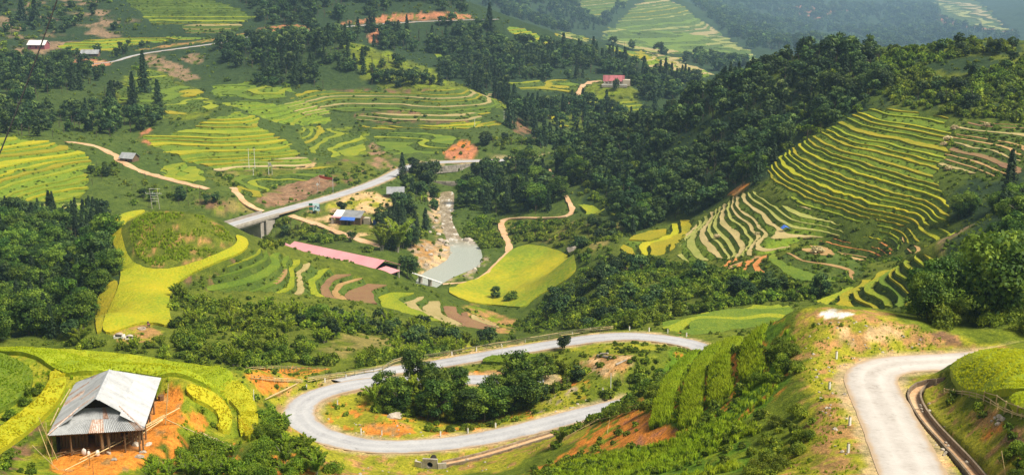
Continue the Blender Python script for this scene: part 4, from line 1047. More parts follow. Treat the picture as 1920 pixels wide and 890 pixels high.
# ---------------------------------------------------------------- where plants stand
ZONES = [  # outline on the photo; spacing (m); mix kind:share:height range; label phrase
 ('wood on the right hand ridge above the golden terraces', '1050,300 1080,280 1150,240 1250,205 1340,158 1380,142 1480,108 1600,92 1650,100 1660,180 1600,215 1530,255 1460,295 1430,338 1390,352 1312,402 1235,424 1165,450 1150,400 1120,350 1050,345', 4.5, 'broad:.74:5:10 conifer:.14:6:10.5 shrub:.12:3:5'),
 ('scrub on the crest of the wooded ridge', '1650,94 1720,95 1800,79 1930,84 1940,238 1800,218 1660,196 1640,150', 3.6, 'shrub:.8:2.2:4.5 broad:.2:4:7'),
 ('thicket in the gully right of the golden terraces', '1840,355 1915,342 1950,325 1950,560 1840,560 1810,500 1860,448 1900,412 1870,392 1800,425 1790,400', 3.6, 'shrub:.55:2.5:4.5 broad:.35:5:8 conifer:.1:7:10'),
 ('dark wood at the edge of the dirt plateau', '1700,592 1790,560 1800,525 1850,470 1930,455 1950,660 1880,632 1800,615 1730,612', 3.8, 'broad:.45:5:9 shrub:.55:2:4'),
 ('thicket below the stubble terraces', '985,598 1010,575 1050,545 1090,512 1150,482 1255,492 1340,508 1480,532 1570,546 1520,564 1430,566 1350,580 1285,590 1225,606 1180,618 1100,618 1020,612', 2.5, 'shrub:.85:1.6:3.6 broad:.15:3.5:6'),
 ('strip of scrub between the earth ledges', '1380,505 1500,485 1550,465 1740,472 1730,500 1640,515 1560,545 1480,530', 6, 'shrub:1:1.0:2.0'),
 ('wood on the far bank of the river', '860,400 872,360 885,335 1000,300 1060,300 1100,335 1120,360 1070,362 1055,350 1040,352 1062,385 1000,405 900,404', 5, 'broad:.7:7:13 conifer:.2:8:12 shrub:.1:2:4'),
 ('scrub beside the winding valley path', '890,405 930,412 940,440 950,462 905,470 880,450 865,440', 2.8, 'shrub:1:1.8:3.5'), ('scrub between the path and the hill foot', '950,415 1060,415 1160,418 1165,470 1110,500 1085,490 1060,470 1000,455 960,462', 3.0, 'shrub:.95:1.5:3.2 broad:.05:4:6'),
 ('scattered bushes above the small green plots', '1070,335 1160,345 1165,392 1110,378 1080,368', 5, 'shrub:.8:2:3.5 broad:.2:5:8'),
 ('trees between the valley road and the river', '748,318 805,312 815,345 818,400 800,440 770,470 740,475 715,455 700,430 745,400 770,375 750,350', 4.4, 'broad:.55:6:11 shrub:.35:2:4 conifer:.1:8:13'), ('bushes below the camp', '500,420 560,405 620,430 700,460 720,470 690,480 600,455 540,455 500,445', 4, 'shrub:.6:2:4 broad:.4:4:7'),
 ('trees below the valley road wall', '880,318 922,310 930,340 890,345', 4, 'broad:1:6:10'),
 ('dark wood left of the grassy knoll', '-40,398 60,392 120,405 190,405 212,430 220,470 222,515 205,530 178,570 190,618 180,634 100,640 0,642 -40,640', 4.4, 'conifer:.36:6:11 broad:.64:5:10'), ('bushes on the knoll flank', '150,470 220,440 224,520 178,572 188,630 150,630 140,540', 2.8, 'shrub:.8:1.8:3.5 bamboo:.2:4:6'),
 ('thicket below the knoll', '318,560 340,548 400,568 470,572 560,582 690,600 760,616 830,628 900,638 945,645 860,655 800,655 690,622 640,630 600,650 560,685 450,682 330,668 330,620', 2.6, 'shrub:.55:1.4:3.4 bamboo:.15:3.5:6 broad:.3:3:6'),
 ('row of bushes behind the golden field', '130,645 200,648 320,652 330,640 450,672 560,682 640,672 640,684 560,690 440,690 330,674 240,662 120,655', 2.3, 'shrub:.7:1.6:3.2 bamboo:.3:3.5:6'), ('bushes outside the road fence', '680,668 760,660 860,655 940,640 980,635 930,648 840,662 740,682 660,690', 2.5, 'shrub:.8:1.5:3 bamboo:.2:3.5:5.5'),
 ('dark wood on the left hillside', '-40,125 60,125 130,108 180,125 210,150 245,175 300,165 330,185 312,230 250,255 200,258 120,262 60,256 -40,252', 7.5, 'conifer:.2:10:16 broad:.8:7:12'),
 ('wood below the left track', '165,292 215,298 250,322 300,340 270,345 320,352 390,360 430,378 385,385 320,388 220,395 180,380 165,350', 5, 'broad:.5:4:8 shrub:.5:2:4'), ('scrub above the cliff', '400,325 500,330 560,322 640,322 700,300 690,345 640,355 630,335 560,338 480,372 430,345', 6, 'shrub:.9:1.5:3.5 broad:.1:4:6'),
 ('forest below the hillside road', '400,92 470,74 560,66 700,54 880,42 935,60 950,100 1000,130 1090,145 1060,155 960,152 940,170 980,205 920,190 850,140 760,106 650,78 560,105 500,130 420,125', 8, 'broad:.8:8:14 conifer:.2:10:16'),
 ('conifers on the middle spur', '480,140 500,95 600,85 660,92 740,118 800,150 838,165 700,166 560,168 500,160', 7, 'conifer:.28:9:15 broad:.72:7:12'), ('scattered bushes on the middle spur', '380,145 480,150 600,170 480,160 420,155', 6, 'shrub:.6:2:4 broad:.4:5:8'),
 ('forest above the hillside road', '430,-20 880,-20 884,30 780,26 700,32 600,50 500,50 452,44 500,28 440,5', 9, 'broad:.78:8:14 conifer:.22:9:15'), ('scattered trees on the top left slope', '-30,-20 205,-20 245,25 275,60 170,72 110,85 0,112 -30,112', 10, 'broad:.5:5:10 shrub:.5:3:5'),
 ('trees beside the hillside road', '95,98 160,96 210,100 230,86 300,82 260,96 215,112 150,112', 8, 'broad:.6:5:9 shrub:.4:2:4'), ('wooded slope by the orange cutting', '0,122 100,122 90,112 0,112', 8, 'broad:1:6:10'),
 ('forest in the middle valley', '945,210 985,200 1090,175 1100,200 1225,212 1190,238 1120,262 1060,292 1000,288 1015,262 985,240 955,235', 7, 'broad:.75:7:12 conifer:.25:9:14'), ('wood behind the lone cypress', '920,80 960,88 1060,90 1130,95 1200,118 1280,145 1330,152 1250,200 1200,180 1170,145 1120,145 1080,148 1000,130', 8, 'broad:.7:8:13 conifer:.3:10:15'), ('dark scrub bank above the valley road', '885,262 960,258 1010,270 1020,290 900,292', 5, 'shrub:.6:2:4 broad:.4:5:9'),
 ('hazy forest at the top of the valley', '870,-20 1190,-20 1180,5 1130,55 1080,62 1010,55 950,40 900,20', 17, 'broad:.75:14:24 conifer:.25:11:18'), ('hazy forest on the far hillside', '1280,-20 1740,-20 1780,45 1920,70 1930,85 1800,78 1480,106 1440,112 1380,75 1320,30', 30, 'broad:.8:18:34 conifer:.2:10:18'), ('hazy woodland below the far terraces', '1130,75 1180,92 1250,102 1320,108 1400,120 1420,118 1345,140 1290,120 1240,107 1190,112', 15, 'broad:.8:11:18 conifer:.2:12:18'),
 ('trees inside the hairpin bend', '675,745 705,722 760,712 850,735 940,728 1000,735 1000,765 960,782 880,798 800,788 700,782', 2.7, 'broad:.45:5.5:9 shrub:.2:1.8:3.6 bamboo:.35:4.5:7'), ('bushes at the end of the middle road arm', '1002,728 1004,700 1040,680 1060,690 1050,720 1020,735', 1.9, 'shrub:.7:1.6:2.8 broad:.3:3:5'), ('bushes between the road arms', '985,745 1010,722 1040,690 1085,672 1105,690 1090,715 1040,742 1000,768', 2.3, 'shrub:.85:1.4:2.8 broad:.15:3:4.5'), ('low bushes round the hairpin verge', '665,770 700,782 800,790 880,798 980,782 990,790 860,812 790,808 760,785 700,790', 2.6, 'shrub:1:.7:1.6'),
 ('bushes by the knoll between the arms', '1130,655 1200,650 1215,680 1180,690 1190,665', 2.0, 'shrub:1:.8:1.8'),
 ('thicket on the bank left of the hairpin', '275,890 300,835 345,812 410,835 445,850 490,800 492,765 505,770 525,800 560,835 610,870 640,900 275,910', 2.0, 'shrub:.8:1.2:2.8 bamboo:.2:2.2:3.4'), ('bushes in the orange scar', '1050,860 1130,800 1280,785 1285,815 1200,840 1100,855', 3.2, 'shrub:1:.5:1.3'), ('bushes behind the orange garden', '455,760 480,740 500,745 495,790 485,760', 2.2, 'shrub:1:1:2'),
 ('thicket above the orange scar', '1035,845 1060,800 1110,772 1140,735 1180,695 1240,652 1255,665 1235,720 1230,772 1190,770 1130,792 1060,830', 1.8, 'shrub:1:1.0:2.4'), ('dark bushes down the spur between the grass rows', '1395,750 1420,700 1450,640 1475,615 1492,640 1500,690 1495,745 1440,770', 1.7, 'shrub:1:1.1:2.4'), ('bushes on the foreground slope', '1380,890 1410,850 1440,800 1500,770 1530,790 1535,830 1490,860 1450,900', 1.8, 'shrub:1:.9:1.9'),
 ('low bushes on the grassy bank', '1000,890 1060,870 1180,835 1160,855 1050,900', 2.0, 'shrub:1:.7:1.6'), ('leafy growth on the lower bank', '1000,870 1180,835 1260,838 1380,800 1420,820 1350,910 1000,910', 2.0, 'shrub:1:.45:1.1'), ('bushes between the grass rows of the spur', '1255,760 1275,700 1320,660 1400,620 1440,610 1440,660 1390,760 1340,790 1290,800', 2.4, 'shrub:1:.6:1.5'), ('bushes below the grass rows of the spur', '1290,800 1390,755 1440,765 1440,800 1380,830 1290,830', 2.4, 'shrub:1:.6:1.4'),
 ('bushes under the raised rice plot', '1775,745 1800,742 1860,765 1930,790 1930,860 1890,830 1830,790 1790,770', 2.0, 'shrub:1:.6:1.3'), ('bushes in the lower right corner', '1880,850 1930,840 1930,910 1880,900', 1.6, 'shrub:1:.8:1.6'),
 ('sparse weeds on the dirt plateau', '1500,600 1580,600 1700,610 1780,640 1760,662 1600,672 1570,710 1630,850 1600,890 1500,880 1540,800 1510,700', 4.5, 'shrub:1:.25:.7'), ('dark hedge on the golden strip edge', '50,740 68,712 90,735 58,768 0,805 0,782', 1.6, 'shrub:1:.8:1.5'), ('hedge along the inner golden strip', '345,740 360,755 395,772 405,795 400,815 385,800 370,770 350,760', 1.8, 'shrub:1:.6:1.2'),
 ('bushes by the river pool', '470,470 520,468 540,455 500,450', 3, 'shrub:1:1.5:3'), ('bushes at the valley field edge', '930,560 945,552 985,558 990,570 970,572 940,572', 2.4, 'shrub:1:1.2:2.6'), ('trees beside the river pool', '775,500 790,490 800,470 790,450 770,470', 3.6, 'shrub:1:1.2:2.5'),
 ('bushes at the foot of the house yard', '0,890 0,850 60,870 100,880 90,900', 2.2, 'shrub:1:.6:1.4'), ('weeds beside the knoll neck', '330,560 345,530 420,505 470,475 520,470 470,498 400,535 350,552', 1.6, 'shrub:1:.5:1.1'),
 ('bushes on the near side of the stream', '960,605 1000,600 1030,612 1010,625 975,625', 2.8, 'shrub:1:1.2:2.6'),
]
# single plants the photo shows apart: u, v of the foot, height, kind, label
SOLO = [
 (744, 472, 17, 'bamboo', 'tall dark green bamboo clump standing on the bank above the river pool'), (716, 470, 12, 'bamboo', 'smaller bamboo clump behind the long pink roofed shed'),
 (763, 522, 9, 'broad', 'bushy dark tree at the end of the long pink roofed shed'), (918, 56, 24, 'conifer', 'lone dark cypress by the end of the hillside road'),
 (755, 338, 14, 'conifer', 'pointed dark conifer beside the bend of the valley road'), (775, 325, 10, 'broad', 'small round tree on the verge of the valley road bend'),
 (1418, 342, 13, 'conifer', 'dark pointed conifer at the corner of the golden terraces'), (1858, 598, 12, 'broad', 'big dark spreading tree at the edge of the plateau wood'),
 (1890, 385, 15, 'conifer', 'tall dark conifer in the gully beside the fallow terraces'), (1058, 655, 3.6, 'broad', 'slender young tree with thin crown beside the upper road arm'),
 (250, 195, 19, 'conifer', 'left conifer of the pair standing above the green slope'), (271, 175, 26, 'conifer', 'tallest conifer on the slope above the orange track'), (298, 215, 20, 'conifer', 'broad based conifer at the right of the hillside trio'),
 (68, 48, 24, 'conifer', 'dark columnar tree behind the white roofed hillside house'), (42, 38, 20, 'conifer', 'thin columnar tree on the top left slope'), (955, 240, 22, 'conifer', 'dark conifer at the end of the long yellow strip'), (985, 235, 18, 'conifer', 'slim conifer standing in the brown gully'),
 (1228, 215, 15, 'conifer', 'pointed conifer at the tip of the wooded ridge'), (1505, 108, 9, 'conifer', 'conifer rising from the ridge crest beside its twin'), (1518, 106, 9, 'conifer', 'second pointed conifer of the ridge crest pair'), (838, 150, 16, 'broad', 'dark round tree on the tip of the middle spur'), (825, 160, 13, 'conifer', 'small dark conifer on the tip of the middle spur'),
 (1155, 168, 8, 'broad', 'dark tree in front of the red roofed hillside house'), (592, 400, 4, 'broad', 'small round tree beside the roadside billboard'), (640, 398, 6, 'broad', 'dark bush tree between the billboard and the camp houses'),
 (1050, 835, 3.6, 'bamboo', 'tall leafy plant beside the end of the concrete drain'), (530, 800, 3.0, 'bamboo', 'light leafy plant leaning over the outside of the hairpin'), (575, 845, 3.0, 'bamboo', 'bright leafy plant at the lower edge of the hairpin'),
 (745, 775, 7.0, 'broad', 'large bright green tree at the front of the hairpin clump'), (880, 795, 7.5, 'broad', 'full dark tree in the middle of the hairpin clump'), (935, 785, 6.5, 'broad', 'rounded tree at the right of the hairpin clump'), (700, 760, 5, 'bamboo', 'feathery light plant at the left of the hairpin clump'), (820, 765, 8, 'broad', 'tallest tree at the back of the hairpin clump'),
 (930, 560, 5, 'broad', 'dark tree standing in the flat yellow green valley field'), (960, 562, 4, 'shrub', 'low dark bush in the flat yellow green valley field'), (1023, 708, 5, 'broad', 'dark tree beside the visible end of the middle road arm'),
]
def sample_zone(label, px, spacing, mix):
    Wd = world_ring(px); 
    if len(Wd) < 3: print('ZONE LOST', label); return []
    xs = [p[0] for p in Wd]; ys = [p[1] for p in Wd]
    nx = int((max(xs)-min(xs))/spacing)+1; ny = int((max(ys)-min(ys))/spacing)+1
    gx, gy = np.meshgrid(np.arange(nx), np.arange(ny))
    x = min(xs)+(gx+RNG.random(gx.shape)*.95)*spacing; y = min(ys)+(gy+RNG.random(gx.shape)*.95)*spacing
    x, y = x.ravel(), y.ravel()
    m = in_poly(x, y, Wd) & (lookup(keepout.astype(float), x, y) < .3); x, y = x[m], y[m]
    gap = fbm(x/(spacing*5), y/(spacing*5), 77, 2); m = gap > -.62; x, y = x[m], y[m]
    z = ground(x, y); out = []
    parts = [(k.split(':')[0], *map(float, k.split(':')[1:])) for k in mix.split()]
    pr = np.array([p[1] for p in parts]); pr /= pr.sum()
    big = fbm(x/(spacing*9), y/(spacing*9), 88, 2)      # kinds and sizes gather in patches
    q = np.clip(RNG.random(len(x))*.7+.15+.3*big, 0, .999)
    ch = np.searchsorted(np.cumsum(pr), q)
    for i in range(len(x)):
        k, _, h0, h1 = parts[min(int(ch[i]), len(parts)-1)]
        h = h0+(h1-h0)*random.random()**1.5
        out.append((k, float(x[i]), float(y[i]), float(z[i]), h, random.random()*6.283, label))
    return out
PL = []
for zdef in ZONES: PL += sample_zone(*zdef)
# low growth over the open hillsides, evenly in the view
_s = RNG.uniform(-.45, .45, 26000); _y = np.exp(RNG.uniform(math.log(205), math.log(1250), 26000)); _x = _s*_y
_m = (lookup(keepout.astype(float), _x, _y) < .2) & (fbm(_x/22, _y/22, 93, 3) > -.35) & ~((_x < -70) & (_x > -125) & (_y > 330) & (_y < 385)); _x, _y = _x[_m], _y[_m]; _z = ground(_x, _y)
for _i in range(len(_x)):
    _h = (.25+.0013*_y[_i])*(.5+1.5*random.random()**3)
    PL.append(('shrub', float(_x[_i]), float(_y[_i]), float(_z[_i]), float(_h), random.random()*6.283, 'scattered bushes of the open hillsides'))
print('plants', len(PL))
# drop those the ground hides wholly
A = np.array([(p[1], p[2], p[3]+p[4]*1.15) for p in PL])
uu_, vv_ = project(A[:, 0], A[:, 1], A[:, 2])
_, yh, _ = hit(uu_, vv_)
vis = (yh > A[:, 1]*.985-3) & (uu_ > -60) & (uu_ < 1980) & (vv_ < 930) & (vv_ > -400)
PL = [p for p, k in zip(PL, vis) if k]
print('plants kept', len(PL))
WORDS = {'conifer': ('conifer_tree', 'conifer', 'dark pointed conifer in the '), 'broad': ('broadleaf_tree', 'tree', 'rounded leafy tree in the '), 'bamboo': ('bamboo_clump', 'bamboo', 'feathery light green bamboo clump in the '), 'shrub': ('shrub', 'shrub', 'low leafy green bush in the ')}
SHORT = {'conifer': 'pointed conifer', 'broad': 'leafy tree', 'bamboo': 'bamboo clump', 'shrub': 'bush'}
def fix(label, kind):
    t = label
    for w in ('wood ', 'forest ', 'thicket ', 'scrub ', 'hedge ', 'strip '):
        if t.startswith(w): return WORDS[kind][2]+t
    first = {'conifer': 'dark pointed conifer among the ', 'broad': 'rounded leafy tree among the ', 'bamboo': 'feathery bamboo clump among the ', 'shrub': 'low leafy bush among the '}[kind]
    return first+t
def plant(kind, x, y, z, h, rz, label, group=None, hi=True, var=None):
    lib = NEAR[kind] if h/y > .02 or y < 185 else HI[kind]; cr, tr = lib[random.randrange(len(lib)) if var is None else var]
    nm, cat, _ = WORDS[kind]
    if kind == 'shrub':
        o = obj(nm, cr, None, (x, y, z-.06*h), rz); s = h*.75; o.scale = (s*random.uniform(.85, 1.25), s*random.uniform(.85, 1.25), h)
        return tag(o, label, cat, group)
    root = empty(nm, (x, y, z-.02*h), rz); root.scale = (h*random.uniform(.85, 1.15), h*random.uniform(.85, 1.15), h); tag(root, label, cat, group)
    obj('crown', cr, root)
    obj('culms' if kind == 'bamboo' else 'trunk', tr, root)
    return root
solo_xy = []
for u, v, h, k, lab in SOLO:
    p = at(u, v); solo_xy.append((p.x, p.y, h))
    plant(k, p.x, p.y, p.z, h, random.random()*6, lab)
for kind in ('conifer', 'broad', 'bamboo', 'shrub'):
    L_ = [p for p in PL if p[0] == kind]
    L_.sort(key=lambda p: -p[4]/p[2])
    zs = {}
    for p in L_[:290]: zs.setdefault(p[6], []).append(p)
    lim = {k_: (sorted(q[1]/q[2] for q in v_), sorted(q[2] for q in v_), sorted(q[4] for q in v_)) for k_, v_ in zs.items()}
    for p in L_[:290]:
        a_, b_, c_ = lim[p[6]]
        def third(v, s_, n=3): return sum(v >= s_[q*len(s_)//n] for q in range(1, n))
        sz = ('small', 'midsize', 'tall')[third(p[4], c_)]; pl = ('front', 'near middle', 'middle', 'rear middle', 'back')[third(p[2], b_, 5)]; sd_ = ('far left', 'left', 'centre', 'right', 'far right')[third(p[1]/p[2], a_, 5)]
        lab = sz+' '+SHORT[kind]+', '+pl+' '+sd_+' of '+p[6]
        while len(lab.split()) > 16 and ' the ' in lab: lab = lab.replace(' the ', ' ', 1)
        plant(kind, *p[1:6], lab, p[6])
    rest = L_[290:]
    if not rest: continue
    # the rest of the wood: one object, its plants set out by geometry nodes from vertices
    me = bpy.data.meshes.new('woodland'); me.vertices.add(len(rest))
    me.vertices.foreach_set('co', np.array([(p[1], p[2], p[3]-.04*p[4]) for p in rest], np.float32).ravel())
    def attr(nm, tp, vals): a_ = me.attributes.new(nm, tp, 'POINT'); a_.data.foreach_set('value', vals)
    attr('size', 'FLOAT', np.array([p[4] for p in rest], np.float32)); attr('turn', 'FLOAT', np.array([p[5] for p in rest], np.float32))
    attr('pick', 'INT', np.array([random.randrange(len(LO[kind])) for p in rest], np.int32))
    attr('girth', 'FLOAT', np.array([p[4]*(.75 if kind == 'shrub' else 1)*random.uniform(.85, 1.2) for p in rest], np.float32))
    o = obj({'conifer': 'conifer_woodland', 'broad': 'broadleaf_woodland', 'bamboo': 'bamboo_thicket', 'shrub': 'scrub_cover'}[kind], me)
    tag(o, {'conifer': 'dark conifers scattered through the hillside woods', 'broad': 'dense leafy woods covering the hills', 'bamboo': 'feathery bamboo filling the slopes below the knoll', 'shrub': 'low green scrub covering the slopes'}[kind], kind='stuff')
    SCATTER = globals().setdefault('SCATTER', []); SCATTER.append((o, LO[kind]))
    o['_lib'] = kind; del o['_lib']
def scatter_nodes(o, lib):
    ng = bpy.data.node_groups.new(o.name+'_nodes', 'GeometryNodeTree')
    ng.interface.new_socket('Geometry', in_out='INPUT', socket_type='NodeSocketGeometry'); ng.interface.new_socket('Geometry', in_out='OUTPUT', socket_type='NodeSocketGeometry')
    N, L = ng.nodes, ng.links
    gi, go = N.new('NodeGroupInput'), N.new('NodeGroupOutput'); inst = N.new('GeometryNodeInstanceOnPoints'); J = N.new('GeometryNodeJoinGeometry')
    for meshes in lib:
        g2 = N.new('GeometryNodeGeometryToInstance')
        for me in meshes:
            if me is None: continue
            src = bpy.data.objects.new('plant_shape', me)      # shape source only, never linked to the scene
            oi = N.new('GeometryNodeObjectInfo'); oi.transform_space = 'ORIGINAL'; oi.inputs['Object'].default_value = src
            L.new(oi.outputs['Geometry'], g2.inputs[0])
        L.new(g2.outputs[0], J.inputs[0])
    def na(nm, tp):
        a_ = N.new('GeometryNodeInputNamedAttribute'); a_.data_type = tp; a_.inputs['Name'].default_value = nm; return a_.outputs['Attribute']
    L.new(gi.outputs[0], inst.inputs['Points']); L.new(J.outputs[0], inst.inputs['Instance']); inst.inputs['Pick Instance'].default_value = True
    L.new(na('pick', 'INT'), inst.inputs['Instance Index'])
    cx = N.new('ShaderNodeCombineXYZ'); L.new(na('turn', 'FLOAT'), cx.inputs['Z']); L.new(cx.outputs[0], inst.inputs['Rotation'])
    cs = N.new('ShaderNodeCombineXYZ'); gr = na('girth', 'FLOAT'); L.new(gr, cs.inputs['X']); L.new(gr, cs.inputs['Y']); L.new(na('size', 'FLOAT'), cs.inputs['Z']); L.new(cs.outputs[0], inst.inputs['Scale'])
    L.new(inst.outputs[0], go.inputs[0])
    md = o.modifiers.new('scatter', 'NODES'); md.node_group = ng
for o, lib in SCATTER: scatter_nodes(o, lib)
def tufts(name, P, sizes, lib, label):
    n = len(P); me = bpy.data.meshes.new(name); me.vertices.add(n); me.vertices.foreach_set('co', np.asarray(P, np.float32).ravel())
    def attr(nm, tp, vals): a_ = me.attributes.new(nm, tp, 'POINT'); a_.data.foreach_set('value', vals)
    attr('size', 'FLOAT', np.asarray(sizes, np.float32)); attr('girth', 'FLOAT', (np.asarray(sizes)*RNG.uniform(.8, 1.3, n)).astype(np.float32)); attr('turn', 'FLOAT', (RNG.random(n)*6.283).astype(np.float32)); attr('pick', 'INT', RNG.integers(0, len(lib), n).astype(np.int32))
    o = obj(name, me); tag(o, label, kind='stuff'); scatter_nodes(o, lib); return o
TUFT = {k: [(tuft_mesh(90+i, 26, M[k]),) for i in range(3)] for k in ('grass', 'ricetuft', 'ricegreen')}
# standing ears in the near paddies
for tm in ('ricetuft', 'ricegreen', 'grass'):
    PP = []
    for (Wd, ch, t2, dens) in FLAT_RINGS:
        if t2 != tm: continue
        xs = [p[0] for p in Wd]; ys = [p[1] for p in Wd]; n = int((max(xs)-min(xs))*(max(ys)-min(ys))*dens*2.2)
        x = RNG.uniform(min(xs), max(xs), n); y = RNG.uniform(min(ys), max(ys), n); m_ = in_poly(x, y, Wd); x, y = x[m_], y[m_]
        PP.append(np.stack([x, y, ground(x, y)+ch*.82], 1))
    PP = np.vstack(PP); tufts({'ricetuft': 'ripe_rice_ears', 'ricegreen': 'green_rice_leaves', 'grass': 'young_rice_leaves'}[tm], PP, RNG.uniform(.2, .34, len(PP)), TUFT[tm], {'ricetuft': 'golden rice ears standing in the level fields', 'ricegreen': 'yellow green rice standing in the near fields', 'grass': 'dark green young rice in the corner plots'}[tm])
    print(tm, len(PP))
# rough growth on the banks between the terraces
if BANKPTS:
    BP = np.array(BANKPTS); tufts('bank_growth', BP[:, :3], BP[:, 3], [(LO['shrub'][i][0],) for i in range(NV)], 'rough green growth on the banks between the terraces')
# tall grass on the spur, in hedge-like rows with bare earth between
ROWS = ['1238,795 1250,735 1275,690 1300,668', '1294,795 1298,730 1316,685 1338,655', '1350,750 1345,700 1358,665 1380,635', '1415,705 1403,680 1410,645 1425,615']
PP = []; SZ = []
for row in ROWS:
    P = ground_path(row, .5)
    for p in P:
        for k in range(30):
            a_, r_ = random.random()*6.283, 1.25*random.random()**.5
            x, y = p[0]+math.cos(a_)*r_, p[1]+math.sin(a_)*r_
            PP.append((x, y, gz(x, y)-.05)); SZ.append(random.uniform(.8, 1.35))
tufts('tall_grass', PP, SZ, TUFT['grass'], 'tall bright grass in rows down the spur')
# rough grass over the near slopes
def grass_zone(px, dens, h0, h1):
    Wd = world_ring(px); xs = [p[0] for p in Wd]; ys = [p[1] for p in Wd]; n = int((max(xs)-min(xs))*(max(ys)-min(ys))*dens)
    x = RNG.uniform(min(xs), max(xs), n); y = RNG.uniform(min(ys), max(ys), n); m_ = in_poly(x, y, Wd) & (fbm(x/6, y/6, 61, 3) > -.25) & (lookup(keepout.astype(float), x, y) < .2); x, y = x[m_], y[m_]
    return np.stack([x, y, ground(x, y)-.03], 1), RNG.uniform(h0, h1, len(x))
GP = [grass_zone(*q) for q in (
 ('238,430 265,402 300,398 380,402 430,436 440,456 420,472 330,500 262,496', 3.0, .4, .9),
 ('1000,890 1100,855 1230,840 1300,800 1400,790 1440,810 1380,900 1000,910', 4.0, .35, .9), ('1230,690 1290,640 1400,600 1480,590 1500,640 1440,760 1380,800 1290,810 1240,790', 1.2, .4, 1.0),
 ('1500,600 1700,600 1800,650 1600,675 1575,710 1640,860 1630,910 1440,910 1520,790 1500,700', 2.5, .12, .35), ('1690,730 1740,710 1780,745 1900,820 1930,900 1790,910 1700,770', 1.5, .12, .35),
 ('600,880 800,850 1000,815 1110,780 1060,840 900,890', 1.0, .12, .3), ('620,800 1000,740 1110,720 1110,755 1000,790 850,820 700,825', 1.0, .12, .4), ('-20,650 440,690 490,770 470,850 350,840 0,900', 1.2, .2, .6), ('510,735 640,700 700,705 560,750 545,790', 1.2, .12, .35))]
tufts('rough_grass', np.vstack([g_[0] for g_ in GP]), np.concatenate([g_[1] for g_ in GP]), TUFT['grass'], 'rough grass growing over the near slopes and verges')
print('grass', sum(len(g_[0]) for g_ in GP))
